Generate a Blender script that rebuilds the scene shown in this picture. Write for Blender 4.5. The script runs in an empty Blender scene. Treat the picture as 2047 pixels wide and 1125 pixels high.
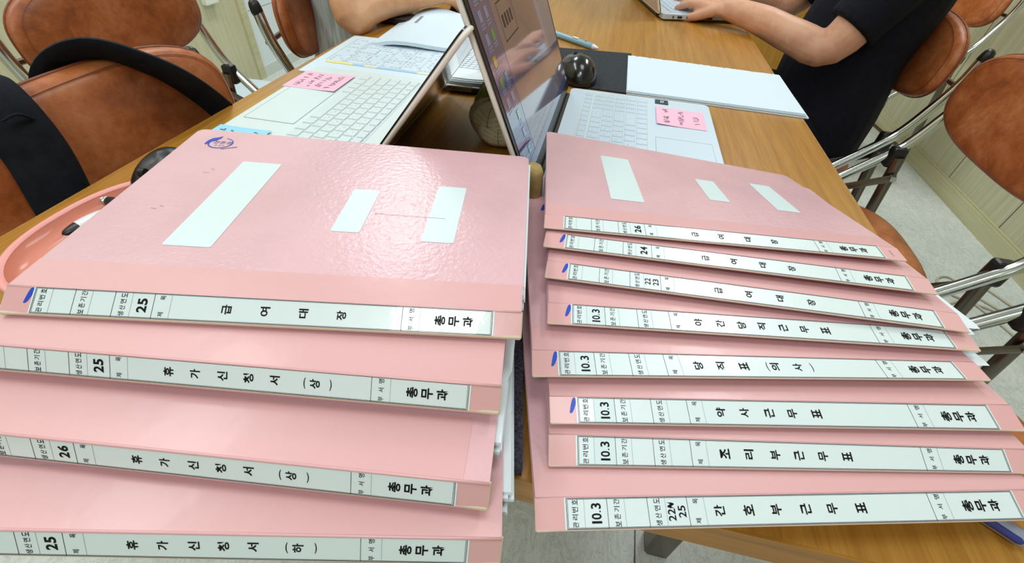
import bpy, bmesh, math, random
from mathutils import Vector, Matrix, Euler
R = math.radians
random.seed(7)
SC = bpy.context.scene
COL = SC.collection
TZ = 0.735            # table top height; all builders below work in a frame whose z = 0 is the table top

# ------------------------------------------------------------------ camera, light, exposure
cam_d = bpy.data.cameras.new('camera'); cam = bpy.data.objects.new('camera', cam_d); COL.objects.link(cam)
cam_d.sensor_width = 36.0; cam_d.lens = 36.0 * 895.13 / 2047.0; cam_d.clip_start = 0.01
_p, _y, _r = R(43.159), R(9.426), R(4.036)
_fw = Vector((-math.sin(_y) * math.cos(_p), math.cos(_y) * math.cos(_p), -math.sin(_p)))
_r0 = Vector((math.cos(_y), math.sin(_y), 0)); _u0 = _r0.cross(_fw)
_rt = _r0 * math.cos(_r) + _u0 * math.sin(_r); _up = _u0 * math.cos(_r) - _r0 * math.sin(_r)
cam.matrix_world = Matrix(((_rt.x, _up.x, -_fw.x, 0), (_rt.y, _up.y, -_fw.y, 0), (_rt.z, _up.z, -_fw.z, 0.293 + TZ), (0, 0, 0, 1)))
SC.camera = cam
vs = SC.view_settings
SC.display_settings.display_device = 'sRGB'
vs.view_transform = 'Standard'; vs.look = 'None'; vs.gamma = 1.0; vs.use_curve_mapping = False
vs.exposure = -0.14
SC.cycles.use_denoising = True
SC.cycles.max_bounces = 8
world = bpy.data.worlds.new('world'); SC.world = world; world.use_nodes = True
bg = world.node_tree.nodes['Background']; bg.inputs[0].default_value = (0.86, 0.93, 1.0, 1); bg.inputs[1].default_value = 0.25
def panel_light(name, x, y, sx, sy, power, col=(0.93, 0.98, 1.0)):
    d = bpy.data.lights.new(name, 'AREA'); d.shape = 'RECTANGLE'; d.size = sx; d.size_y = sy; d.energy = power; d.color = col
    o = bpy.data.objects.new(name, d); COL.objects.link(o); o.location = (x, y, 2.385)
    return o
panel_light('ceiling_and_fill_panel', 0.80, 2.15, 0.30, 1.25, 25)
panel_light('ceiling_and_fill_panel', -1.15, 2.45, 0.34, 1.10, 24)
panel_light('ceiling_and_fill_panel', -1.45, 0.60, 0.30, 1.25, 18)
panel_light('ceiling_and_fill_panel', 0.10, 0.40, 0.60, 0.60, 8)  # unseen fill, set over the table so its top shades the floor below
panel_light('ceiling_and_fill_panel', -0.15, -0.85, 0.40, 0.40, 12)
panel_light('ceiling_and_fill_panel', -0.40, -1.50, 0.60, 0.60, 10)  # added fill behind the camera, not a room fixture; brightens the binder spines

# ------------------------------------------------------------------ materials
MATS = {}
def nm(name):
    m = bpy.data.materials.new(name); m.use_nodes = True
    nt = m.node_tree; b = nt.nodes['Principled BSDF']
    return m, nt, b
def srgb(r, g, b):
    f = lambda c: (c / 255 / 12.92) if c / 255 <= .04045 else ((c / 255 + .055) / 1.055) ** 2.4
    return (f(r), f(g), f(b), 1)
def plain(name, col, rough=.5, metal=0, spec=.5, coat=0, emit=None, es=0, bump=None, coatr=.05):
    m, nt, b = nm(name)
    b.inputs['Base Color'].default_value = srgb(*col); b.inputs['Roughness'].default_value = rough
    b.inputs['Metallic'].default_value = metal; b.inputs['Specular IOR Level'].default_value = spec
    b.inputs['Coat Weight'].default_value = coat; b.inputs['Coat Roughness'].default_value = coatr
    if emit: b.inputs['Emission Color'].default_value = srgb(*emit); b.inputs['Emission Strength'].default_value = es
    if bump: add_bump(nt, b, *bump)
    return m
def coords(nt, scale=(1, 1, 1), kind='Object', rot=(0, 0, 0)):
    tc = nt.nodes.new('ShaderNodeTexCoord'); mp = nt.nodes.new('ShaderNodeMapping')
    mp.inputs['Scale'].default_value = scale; mp.inputs['Rotation'].default_value = rot
    nt.links.new(tc.outputs[kind], mp.inputs['Vector']); return mp.outputs['Vector']
def noise(nt, vec, scale, detail=4, rough=.5, dist=0):
    n = nt.nodes.new('ShaderNodeTexNoise'); n.inputs['Scale'].default_value = scale; n.inputs['Detail'].default_value = detail
    n.inputs['Roughness'].default_value = rough; n.inputs['Distortion'].default_value = dist
    nt.links.new(vec, n.inputs['Vector']); return n.outputs['Fac']
def ramp(nt, fac, stops):
    r = nt.nodes.new('ShaderNodeValToRGB'); e = r.color_ramp.elements
    while len(e) < len(stops): e.new(.5)
    for i, (p, c) in enumerate(stops): e[i].position = p; e[i].color = c
    nt.links.new(fac, r.inputs['Fac']); return r.outputs['Color']
def mix(nt, fac, a, b, mode='MIX'):
    n = nt.nodes.new('ShaderNodeMix'); n.data_type = 'RGBA'; n.blend_type = mode
    if isinstance(fac, float): n.inputs[0].default_value = fac
    else: nt.links.new(fac, n.inputs[0])
    for i, v in ((6, a), (7, b)):
        if isinstance(v, tuple): n.inputs[i].default_value = v
        else: nt.links.new(v, n.inputs[i])
    return n.outputs[2]
def add_bump(nt, b, scale, strength, dist=.001, vscale=(1, 1, 1), coat=False):
    v = coords(nt, vscale); f = noise(nt, v, scale, 3)
    bp = nt.nodes.new('ShaderNodeBump'); bp.inputs['Strength'].default_value = strength; bp.inputs['Distance'].default_value = dist
    nt.links.new(f, bp.inputs['Height']); nt.links.new(bp.outputs[0], b.inputs['Normal'])
    if coat: nt.links.new(bp.outputs[0], b.inputs['Coat Normal'])

def m_wood(name, dark, mid, light, rough=.3, axis=1, coat=.25):
    m, nt, b = nm(name)
    sc = [110, 110, 110]; sc[axis] = 3.5
    v = coords(nt, tuple(sc)); f = noise(nt, v, 1.0, 6, .6, .3)
    sc2 = [520, 520, 520]; sc2[axis] = 16.0
    f2 = noise(nt, coords(nt, tuple(sc2)), 1.0, 3, .6)
    sc3 = [5, 5, 5]; sc3[axis] = .6
    f3 = noise(nt, coords(nt, tuple(sc3)), 1.0, 3, .5, .6)
    c = ramp(nt, f, [(.22, srgb(*dark)), (.5, srgb(*mid)), (.78, srgb(*light))])
    c2 = ramp(nt, f2, [(.3, (.66, .60, .50, 1)), (.55, (1, 1, 1, 1))])
    c = mix(nt, .55, c, c2, 'MULTIPLY')
    c3 = ramp(nt, f3, [(.3, (.82, .78, .72, 1)), (.7, (1.0, 1.0, 1.0, 1))])
    c = mix(nt, .6, c, c3, 'MULTIPLY')
    nt.links.new(c, b.inputs['Base Color']); b.inputs['Roughness'].default_value = rough; b.inputs['Coat Weight'].default_value = coat
    b.inputs['Coat Roughness'].default_value = .22
    return m
def m_leather(name):
    m, nt, b = nm(name)
    f = noise(nt, coords(nt), 13, 10, .70, .25); f2 = noise(nt, coords(nt), 90, 6, .75)
    c = ramp(nt, f, [(.30, srgb(134, 68, 30)), (.46, srgb(172, 94, 46)), (.58, srgb(190, 114, 66)), (.72, srgb(204, 142, 104))])
    c2 = ramp(nt, f2, [(.3, (.72, .66, .6, 1)), (.6, (1, 1, 1, 1))])
    c = mix(nt, .7, c, c2, 'MULTIPLY')
    nt.links.new(c, b.inputs['Base Color']); b.inputs['Roughness'].default_value = .42
    add_bump(nt, b, 420, .25, .0006)
    return m
def m_pink(name, col, wear=.5):
    m, nt, b = nm(name)
    f = noise(nt, coords(nt), 9, 4, .6)
    dark = tuple(int(c * .95) for c in col)
    c = ramp(nt, f, [(.35, srgb(*dark)), (.65, srgb(*col))])
    nt.links.new(c, b.inputs['Base Color']); b.inputs['Roughness'].default_value = .38 if wear else .5
    b.inputs['Coat Weight'].default_value = .25 if wear else .08; b.inputs['Coat Roughness'].default_value = .09
    add_bump(nt, b, 260, .5, .0008, coat=True)
    return m
def m_tape(name, col, rough=.12, bump=.12, coat=.2, coatr=.10):
    m, nt, b = nm(name)
    b.inputs['Base Color'].default_value = srgb(*col); b.inputs['Roughness'].default_value = rough
    b.inputs['Coat Weight'].default_value = coat; b.inputs['Coat Roughness'].default_value = coatr
    add_bump(nt, b, 60, bump, .0015, (1, 1, 1), True)
    return m
def m_panel(name, base, dark, pitch, axis, offset, seam=(70, 58, 40), seamw=.0022, grain=2):
    m, nt, b = nm(name)
    sc = [45, 45, 45]; sc[grain] = 1.6
    f = noise(nt, coords(nt, tuple(sc)), 1, 5, .6, .4)
    c = ramp(nt, f, [(.3, srgb(*dark)), (.62, srgb(*base))])
    tc = nt.nodes.new('ShaderNodeTexCoord'); sp = nt.nodes.new('ShaderNodeSeparateXYZ'); nt.links.new(tc.outputs['Object'], sp.inputs[0])
    a = nt.nodes.new('ShaderNodeMath'); a.operation = 'ADD'; a.inputs[1].default_value = -offset + 40 * pitch; nt.links.new(sp.outputs[axis], a.inputs[0])
    mo = nt.nodes.new('ShaderNodeMath'); mo.operation = 'MODULO'; mo.inputs[1].default_value = pitch; nt.links.new(a.outputs[0], mo.inputs[0])
    lt = nt.nodes.new('ShaderNodeMath'); lt.operation = 'LESS_THAN'; lt.inputs[1].default_value = seamw * 2; nt.links.new(mo.outputs[0], lt.inputs[0])
    c = mix(nt, lt.outputs[0], c, srgb(*seam))
    nt.links.new(c, b.inputs['Base Color']); b.inputs['Roughness'].default_value = .5
    return m
def m_floor(name):
    m, nt, b = nm(name)
    f = noise(nt, coords(nt, (1, 1, 1)), 2.2, 5, .6, .5)
    c = ramp(nt, f, [(.3, srgb(200, 208, 204)), (.65, srgb(224, 229, 226))])
    f2 = noise(nt, coords(nt, (14, 5, 1), rot=(0, 0, .6)), 1.8, 7, .72, 1.8)
    v = ramp(nt, f2, [(.47, (1, 1, 1, 1)), (.5, (.50, .50, .46, 1)), (.53, (1, 1, 1, 1))])
    f3 = noise(nt, coords(nt, (7, 22, 1), rot=(0, 0, .35)), 2.6, 8, .75, 1.4)
    v3 = ramp(nt, f3, [(.485, (1, 1, 1, 1)), (.5, (.50, .50, .47, 1)), (.515, (1, 1, 1, 1))])
    c = mix(nt, .5, c, v, 'MULTIPLY'); c = mix(nt, .45, c, v3, 'MULTIPLY')
    tc = nt.nodes.new('ShaderNodeTexCoord'); sp = nt.nodes.new('ShaderNodeSeparateXYZ'); nt.links.new(tc.outputs['Object'], sp.inputs[0])
    a = nt.nodes.new('ShaderNodeMath'); a.operation = 'ADD'; a.inputs[1].default_value = 20 - .237; nt.links.new(sp.outputs[0], a.inputs[0])
    mo = nt.nodes.new('ShaderNodeMath'); mo.operation = 'MODULO'; mo.inputs[1].default_value = 2.0; nt.links.new(a.outputs[0], mo.inputs[0])
    lt = nt.nodes.new('ShaderNodeMath'); lt.operation = 'LESS_THAN'; lt.inputs[1].default_value = .003; nt.links.new(mo.outputs[0], lt.inputs[0])
    c = mix(nt, lt.outputs[0], c, srgb(70, 66, 58))
    nt.links.new(c, b.inputs['Base Color']); b.inputs['Roughness'].default_value = .38
    return m
def m_skin(name, base, red):
    m, nt, b = nm(name)
    f = noise(nt, coords(nt), 14, 6, .65)
    c = ramp(nt, f, [(.35, srgb(*red)), (.6, srgb(*base))])
    nt.links.new(c, b.inputs['Base Color']); b.inputs['Roughness'].default_value = .5
    b.inputs['Subsurface Weight'].default_value = .08; b.inputs['Subsurface Radius'].default_value = (.01, .004, .002); b.inputs['Subsurface Scale'].default_value = .4
    add_bump(nt, b, 220, .15, .0008)
    return m
def m_cloth(name, c0, c1, scale=(60, 60, 60), rough=.85):
    m, nt, b = nm(name)
    f = noise(nt, coords(nt, scale), 1, 4, .6)
    c = ramp(nt, f, [(.35, srgb(*c0)), (.65, srgb(*c1))])
    nt.links.new(c, b.inputs['Base Color']); b.inputs['Roughness'].default_value = rough; b.inputs['Specular IOR Level'].default_value = .25
    add_bump(nt, b, 300, .3, .001)
    return m

M = dict(
    table=m_wood('oak_laminate', (160, 108, 38), (182, 128, 48), (198, 146, 62), .3, 1, .3),
    edge=m_wood('oak_edging', (150, 100, 28), (176, 122, 40), (190, 136, 50), .45, 0, .05),
    cab=m_wood('cabinet_wood', (160, 112, 30), (176, 128, 42), (186, 138, 52), .5, 2, 0),
    leather=m_leather('brown_leatherette'),
    seam=plain('dark_piping', (122, 62, 34), .5),
    chrome=plain('chrome', (214, 218, 220), .13, 1),
    steel=plain('dark_steel', (120, 112, 104), .3, 1),
    black=plain('black_plastic', (20, 20, 23), .38),
    gloss_black=plain('gloss_black_plastic', (16, 17, 20), .22, coat=.4),
    pink=m_pink('pink_binder_card', (224, 180, 188)),
    pink2=m_pink('pink_binder_card_worn', (223, 176, 183), 0),
    tape=m_tape('tape_over_pink_card', (221, 170, 172), .38, .2, .14, .14),
    spine=m_tape('taped_pink_spine', (224, 172, 172), .28),
    worn=plain('worn_card_edge', (214, 196, 172), .7, bump=(200, .4, .001)),
    label=m_tape('spine_label_paper', (221, 234, 236), .3, .10, .5, .05),
    sticker=plain('cover_label_paper', (212, 228, 230), .4),
    ink=plain('black_ink', (6, 6, 8), .6, spec=.2),
    inkline=plain('thin_rule_ink', (150, 160, 160), .5),
    blue=plain('blue_ink', (30, 70, 190), .4),
    purple=plain('purple_ink', (58, 62, 150), .4),
    pages=plain('paper_stack', (224, 234, 240), .7),
    paper=plain('white_paper', (214, 230, 242), .6),
    print=plain('grey_print', (120, 130, 145), .6),
    print2=plain('pale_print', (200, 210, 224), .6),
    yel=plain('yellow_highlight', (236, 230, 130), .6),
    sky=plain('blue_highlight', (170, 205, 235), .6),
    cream=plain('cream_highlight', (232, 228, 190), .6),
    laptop=plain('white_laptop_shell', (214, 228, 228), .38, coat=.1),
    laptopR=plain('cool_white_laptop_shell', (206, 222, 236), .38, coat=.1),
    lidback=plain('glossy_white_lid', (196, 190, 184), .12, coat=.7),
    rim=plain('pale_lid_rim', (236, 228, 220), .35),
    keycap=plain('white_keycap', (210, 222, 222), .45),
    keyleg=plain('grey_key_legend', (150, 158, 156), .5),
    keygap=plain('key_recess', (204, 216, 218), .6),
    padline=plain('touchpad_line', (176, 188, 194), .5),
    bezel=plain('black_bezel', (14, 14, 17), .3),
    screen=plain('laptop_screen', (26, 26, 34), .07, emit=(76, 84, 128), es=.55, spec=1.0, coat=1.0),
    stickypink=plain('pink_sticky_note', (244, 190, 212), .7),
    stickyblue=plain('blue_sticky_note', (150, 214, 238), .7),
    pen_ink=plain('dark_ballpoint_ink', (40, 36, 58), .6),
    badge=plain('dark_blue_badge', (44, 62, 84), .3),
    skin=m_skin('skin_light', (222, 172, 142), (205, 146, 116)),
    skin2=m_skin('skin_tan', (214, 164, 124), (196, 138, 98)),
    nail=plain('fingernail', (232, 186, 168), .3),
    tee=m_cloth('black_cotton', (9, 10, 20), (15, 16, 30)),
    trousers=m_cloth('black_trousers', (10, 11, 20), (16, 18, 30)),
    knit=m_cloth('pale_grey_rib', (158, 168, 164), (204, 212, 206), (150, 150, 6)),
    hair=m_cloth('black_hair', (14, 12, 12), (30, 26, 24), (200, 200, 10), .5),
    bag=m_cloth('black_webbing', (12, 16, 24), (24, 28, 36)),
    tray=m_tape('salmon_tray_inside', (214, 128, 104), .5, .0),
    trayrim=plain('pink_tray_rim', (236, 160, 154), .45),
    felt=m_cloth('grey_felt', (44, 40, 50), (84, 78, 92), (500, 500, 500)),
    padblk=m_cloth('black_mouse_pad', (40, 44, 50), (54, 58, 64), (300, 300, 300)),
    leaf=m_cloth('olive_green_fabric', (140, 168, 60), (172, 196, 92), (90, 90, 90)),
    leafpale=m_cloth('cream_leaf_fabric', (236, 234, 206), (248, 246, 226), (50, 50, 50)),
    tan=m_cloth('tan_fabric', (168, 142, 88), (196, 170, 116), (60, 60, 60)),
    penblue=plain('pale_blue_plastic', (130, 170, 190), .35),
    red=plain('dark_red_plastic', (120, 24, 30), .3),
    glassblk=plain('phone_glass', (60, 64, 68), .1, coat=.6),
    clearp=plain('clear_plastic_cap', (150, 158, 176), .15, coat=.5),
    navy=plain('navy_barrel', (52, 58, 128), .3),
    cable=plain('beige_cable', (190, 184, 162), .5),
    wallL=m_panel('beige_wall_panel_left', (202, 198, 164), (188, 182, 146), 1.2, 1, 1.232),
    wallR=m_panel('beige_wall_panel_right', (202, 200, 168), (182, 180, 146), .40, 1, 1.808),
    base=m_panel('beige_baseboard', (200, 196, 158), (182, 178, 138), 50, 1, 3, grain=1),
    tile=plain('white_wall_tile', (222, 232, 236), .25),
    grout=plain('tile_joint', (170, 178, 176), .6),
    stone=plain('speckled_skirting', (206, 214, 206), .5, bump=(90, .6, .004)),
    wallB=plain('back_wall_paint', (206, 204, 186), .6),
    ceil=plain('white_ceiling', (226, 228, 226), .8),
    floor=m_floor('marbled_vinyl'),
    socket=plain('white_plastic_box', (232, 234, 222), .4),
    metal=plain('grey_alloy', (190, 192, 196), .25, 1),
    eraserw=plain('white_barrel', (226, 228, 230), .35),
)

# ------------------------------------------------------------------ object helpers
WL = {}
def empty(name, loc, label, cat, group=None):
    o = bpy.data.objects.new(name, None); COL.objects.link(o); o.location = loc; o.empty_display_size = .05
    WL[o.name] = Vector(loc); tag(o, label, cat, group); return o
def tag(o, label=None, cat=None, group=None, kind=None):
    for k, v in (('label', label), ('category', cat), ('group', group), ('kind', kind)):
        if v: o[k] = v
    return o
class MB:
    def __init__(s): s.v = []; s.f = []; s.m = []; s.cm = 0
    def mat(s, i): s.cm = i; return s
    def add(s, verts, faces):
        b = len(s.v); s.v += [Vector(p) for p in verts]; s.f += [tuple(b + i for i in f) for f in faces]; s.m += [s.cm] * len(faces)
        return s
    def box(s, c, d, rot=None):
        x, y, z = d[0] / 2, d[1] / 2, d[2] / 2; c = Vector(c)
        P = [Vector(p) for p in ((-x, -y, -z), (x, -y, -z), (x, y, -z), (-x, y, -z), (-x, -y, z), (x, -y, z), (x, y, z), (-x, y, z))]
        if rot is not None: P = [rot @ p for p in P]
        return s.add([c + p for p in P], [(3, 2, 1, 0), (4, 5, 6, 7), (0, 1, 5, 4), (1, 2, 6, 5), (2, 3, 7, 6), (3, 0, 4, 7)])
    def rbox(s, c, d, r, seg=2, rot=None):
        bm = bmesh.new(); bmesh.ops.create_cube(bm, size=1)
        for v in bm.verts: v.co = Vector((v.co.x * d[0], v.co.y * d[1], v.co.z * d[2]))
        bmesh.ops.bevel(bm, geom=bm.edges[:], offset=r, segments=seg, affect='EDGES', profile=.5)
        return s.bm(bm, c, rot)
    def bm(s, bm, c=(0, 0, 0), rot=None):
        bm.verts.index_update(); c = Vector(c)
        vs_ = [c + ((rot @ v.co) if rot is not None else v.co) for v in bm.verts]
        s.add(vs_, [tuple(v.index for v in f.verts) for f in bm.faces]); bm.free(); return s
    def prism(s, top, bot):
        n = len(top)
        return s.add(list(top) + list(bot), [tuple(range(n)), tuple(range(2 * n - 1, n - 1, -1))] + [(n + i, n + (i + 1) % n, (i + 1) % n, i) for i in range(n)])
    def sweep(s, pts, rad, n=12, cap=True, up=None):
        pts = [Vector(p) for p in pts]; k = len(pts)
        rad = [rad] * k if not isinstance(rad, (list, tuple)) else list(rad)
        T = []
        for i in range(k):
            a = pts[max(i - 1, 0)]; b = pts[min(i + 1, k - 1)]; T.append((b - a).normalized())
        u = Vector(up) if up is not None else (Vector((0, 0, 1)) if abs(T[0].z) < .9 else Vector((1, 0, 0)))
        rings = []
        for i in range(k):
            t = T[i]; u = (u - t * u.dot(t)).normalized(); w = t.cross(u)
            r = rad[i]; ra, rb = (r if isinstance(r, (tuple, list)) else (r, r))
            rings.append([pts[i] + u * (ra * math.cos(2 * math.pi * j / n)) + w * (rb * math.sin(2 * math.pi * j / n)) for j in range(n)])
        vs_ = [p for r_ in rings for p in r_]; fs = []
        for i in range(k - 1):
            for j in range(n):
                fs.append((i * n + j, i * n + (j + 1) % n, (i + 1) * n + (j + 1) % n, (i + 1) * n + j))
        if cap:
            fs.append(tuple(range(n - 1, -1, -1))); fs.append(tuple((k - 1) * n + j for j in range(n)))
        return s.add(vs_, fs)
    def ball(s, c, r, rot=None, u=16, v=10):
        bm = bmesh.new(); bmesh.ops.create_uvsphere(bm, u_segments=u, v_segments=v, radius=1)
        for q in bm.verts: q.co = Vector((q.co.x * r[0], q.co.y * r[1], q.co.z * r[2]))
        return s.bm(bm, c, rot)
    def capsule(s, pts, rad, n=14):
        """sweep with round ends"""
        pts = [Vector(p) for p in pts]; rad = list(rad) if isinstance(rad, (list, tuple)) else [rad] * len(pts)
        g = lambda r: r if isinstance(r, (tuple, list)) else (r, r)
        d0 = (pts[0] - pts[1]).normalized(); d1 = (pts[-1] - pts[-2]).normalized()
        P = []; Q = []
        for a in (85, 60, 30):
            r = g(rad[0]); P.append(pts[0] + d0 * (min(r) * math.sin(R(a)))); Q.append((r[0] * math.cos(R(a)), r[1] * math.cos(R(a))))
        P += pts; Q += [g(r) for r in rad]
        for a in (30, 60, 85):
            r = g(rad[-1]); P.append(pts[-1] + d1 * (min(r) * math.sin(R(a)))); Q.append((r[0] * math.cos(R(a)), r[1] * math.cos(R(a))))
        return s.sweep(P, Q, n)
    def lathe(s, prof, n=32, c=(0, 0, 0), closed=False):
        c = Vector(c); k = len(prof)
        vs_ = [c + Vector((r * math.cos(2 * math.pi * j / n), r * math.sin(2 * math.pi * j / n), z)) for r, z in prof for j in range(n)]
        fs = [(i * n + j, i * n + (j + 1) % n, (i + 1) * n + (j + 1) % n, (i + 1) * n + j) for i in range(k - 1) for j in range(n)]
        return s.add(vs_, fs)
    def grid(s, fn, nu, nv, th=0):
        """fn(u,v)->point ; th>0 makes a closed sheet"""
        P = [[Vector(fn(i / nu, j / nv)) for j in range(nv + 1)] for i in range(nu + 1)]
        idx = lambda i, j: i * (nv + 1) + j
        N = (nu + 1) * (nv + 1); vs_ = [p for r_ in P for p in r_]
        fs = [(idx(i, j), idx(i + 1, j), idx(i + 1, j + 1), idx(i, j + 1)) for i in range(nu) for j in range(nv)]
        if th:
            bot = []
            for i in range(nu + 1):
                for j in range(nv + 1):
                    du = P[min(i + 1, nu)][j] - P[max(i - 1, 0)][j]; dv = P[i][min(j + 1, nv)] - P[i][max(j - 1, 0)]
                    bot.append(P[i][j] - du.cross(dv).normalized() * th)
            vs_ += bot
            fs += [tuple(N + q for q in reversed(f)) for f in fs[:]]
            rim = [idx(i, 0) for i in range(nu + 1)] + [idx(nu, j) for j in range(1, nv + 1)] + [idx(i, nv) for i in range(nu - 1, -1, -1)] + [idx(0, j) for j in range(nv - 1, 0, -1)]
            for a, b in zip(rim, rim[1:] + rim[:1]): fs.append((a, N + a, N + b, b))
        return s.add(vs_, fs)
    def build(s, name, mat, parent=None, smooth=False, origin=None):
        if parent is not None: o0 = WL[parent.name]
        elif origin is not None: o0 = Vector(origin)
        else:
            xs = [p.x for p in s.v]; ys = [p.y for p in s.v]; zs = [p.z for p in s.v]
            o0 = Vector(((min(xs) + max(xs)) / 2, (min(ys) + max(ys)) / 2, min(zs)))
        me = bpy.data.meshes.new(name); me.from_pydata([tuple(p - o0) for p in s.v], [], s.f)
        for mm in (mat if isinstance(mat, (list, tuple)) else [mat]): me.materials.append(mm if not isinstance(mm, str) else M[mm])
        if any(s.m): me.polygons.foreach_set('material_index', s.m)
        if smooth: me.polygons.foreach_set('use_smooth', [True] * len(s.f))
        me.validate(); me.update()
        o = bpy.data.objects.new(name, me); COL.objects.link(o)
        if parent is None: o.location = o0
        else: o.parent = parent
        WL[o.name] = o0
        if smooth and smooth != True: sharp(o, smooth)
        return o
def sharp(o, ang):
    bm = bmesh.new(); bm.from_mesh(o.data)
    for e in bm.edges:
        if len(e.link_faces) == 2 and e.calc_face_angle(0) > R(ang): e.smooth = False
    bm.to_mesh(o.data); bm.free()
def fixn(o):
    bm = bmesh.new(); bm.from_mesh(o.data); bmesh.ops.recalc_face_normals(bm, faces=bm.faces); bm.to_mesh(o.data); bm.free(); return o
def dup(root, loc, rotz, label, group=None, scale=None):
    r = root.copy(); COL.objects.link(r); r.location = loc; r.rotation_euler = (0, 0, rotz); r['label'] = label
    if group: r['group'] = group
    for ch in list(root.children):
        c = ch.copy(); COL.objects.link(c); c.parent = r
        for g in ch.children:
            d = g.copy(); COL.objects.link(d); d.parent = c
    return r
def remeshed(name, mb, mat, parent, voxel, smooth_it=4, origin=None):
    """fuse overlapping shapes into one continuous skin"""
    o = mb.build(name, mat, parent, True, origin)
    fixn(o)
    md = o.modifiers.new('fuse', 'REMESH'); md.mode = 'VOXEL'; md.voxel_size = voxel; md.use_smooth_shade = True
    ms = o.modifiers.new('relax', 'SMOOTH'); ms.factor = .5; ms.iterations = smooth_it
    dg = bpy.context.evaluated_depsgraph_get(); dg.update()
    me = bpy.data.meshes.new_from_object(o.evaluated_get(dg))
    o.modifiers.clear(); old = o.data; o.data = me; bpy.data.meshes.remove(old); me.name = name
    if not me.materials: me.materials.append(M[mat])
    me.polygons.foreach_set('use_smooth', [True] * len(me.polygons)); me.update()
    return o
def bez(pts, n=8):
    """Catmull-Rom through the points"""
    P = [Vector(p) for p in pts]; P = [P[0] * 2 - P[1]] + P + [P[-1] * 2 - P[-2]]; out = []
    for i in range(1, len(P) - 2):
        for k in range(n):
            t = k / n; a, b, c, d = P[i - 1], P[i], P[i + 1], P[i + 2]
            out.append(.5 * ((2 * b) + (c - a) * t + (2 * a - 5 * b + 4 * c - d) * t * t + (3 * b - a - 3 * c + d) * t ** 3))
    out.append(P[-2]); return out
def lerp(a, b, t): return a + (b - a) * t

# ------------------------------------------------------------------ lettering
_GC = {}
def glyph(s, bold):
    k = (s, bold)
    if k in _GC: return _GC[k]
    c = bpy.data.curves.new('lettering', 'FONT'); c.body = s; c.size = 1; c.offset = bold; c.resolution_u = 3
    o = bpy.data.objects.new('lettering', c); COL.objects.link(o)
    dg = bpy.context.evaluated_depsgraph_get(); dg.update()
    me = o.evaluated_get(dg).to_mesh()
    vs_ = [(v.co.x, v.co.y) for v in me.vertices]; fs = [tuple(p.vertices) for p in me.polygons]
    x0, x1 = min(v[0] for v in vs_), max(v[0] for v in vs_); y0, y1 = min(v[1] for v in vs_), max(v[1] for v in vs_)
    vs_ = [(x - (x0 + x1) / 2, y - (y0 + y1) / 2) for x, y in vs_]
    o.evaluated_get(dg).to_mesh_clear(); bpy.data.objects.remove(o); bpy.data.curves.remove(c)
    _GC[k] = (vs_, fs, x1 - x0, y1 - y0); return _GC[k]
def put(mb, s, fn, cu, cv, size, bold=.012, upright=True, w=None, h=None, rot=0):
    """letters centred on (cu, cv) of a sheet fn(u, v) -> point. upright: letter tops toward -u, reading toward +v"""
    vs_, fs, gw, gh = glyph(s, bold)
    sx = (w / gw) if w else size; sy = (h / gh) if h else size
    P = []
    for x, y in vs_:
        x *= sx; y *= sy
        if upright: P.append(fn(cu - y, cv + x))
        elif rot: P.append(fn(cu + x * math.cos(rot) - y * math.sin(rot), cv + x * math.sin(rot) + y * math.cos(rot)))
        else: P.append(fn(cu + x, cv + y))
    mb.add(P, fs)
def rule(mb, fn, u0, v0, u1, v1, w):
    n = max(1, int(max(abs(u1 - u0), abs(v1 - v0)) / .03))
    for i in range(n):
        a, b = i / n, (i + 1) / n
        p, q = (lerp(u0, u1, a), lerp(v0, v1, a)), (lerp(u0, u1, b), lerp(v0, v1, b))
        d = Vector((q[0] - p[0], q[1] - p[1])).normalized(); nx, ny = -d.y * w / 2, d.x * w / 2
        mb.add([fn(p[0] - nx, p[1] - ny), fn(q[0] - nx, q[1] - ny), fn(q[0] + nx, q[1] + ny), fn(p[0] + nx, p[1] + ny)], [(0, 1, 2, 3)])
def rounded(u0, v0, u1, v1, r, rv=None, n=4):
    rv = rv or r; out = []
    for cx, cy, a0 in ((u1 - r, v1 - rv, 0), (u0 + r, v1 - rv, 90), (u0 + r, v0 + rv, 180), (u1 - r, v0 + rv, 270)):
        for k in range(n + 1):
            a = R(a0 + 90 * k / n); out.append((cx + r * math.cos(a), cy + rv * math.sin(a)))
    return out

# ------------------------------------------------------------------ the room
FZ = -TZ; CZ = 1.665
def struct(o): o['kind'] = 'structure'; return o
XL, XR, YN, YF = -2.0, 1.62, -2.2, 4.1
struct(MB().box(((XL + XR) / 2, (YN + YF) / 2, FZ - .05), (XR - XL + .4, YF - YN + .4, .1)).build('floor', 'floor', origin=(0, 0, FZ)))
struct(MB().box(((XL + XR) / 2, (YN + YF) / 2, CZ + .05), (XR - XL + .4, YF - YN + .4, .1)).build('ceiling', 'ceil'))
def wall(name, x0, x1, y0, y1, mat, og): return struct(MB().box(((x0 + x1) / 2, (y0 + y1) / 2, (FZ + CZ) / 2), (x1 - x0, y1 - y0, CZ - FZ)).build(name, mat, origin=og))
wall('wall_left', XL - .1, XL, YN, 2.43, 'wallL', (0, 0, 0))
w = struct(MB().box((XL - .05, (2.43 + YF) / 2, (FZ + CZ) / 2), (.1, YF - 2.43, CZ - FZ)).build('wall_left', 'tile', origin=(0, 0, 0)))
j = MB()
for z in (-.39, .21, .81): j.box((XL + .0005, (2.47 + YF) / 2, z), (.001, YF - 2.47, .004))
for y in (3.03, 3.63): j.box((XL + .0005, y, (FZ + CZ) / 2), (.001, .004, CZ - FZ))
j.build('tile_joints', 'grout', w)
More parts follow.
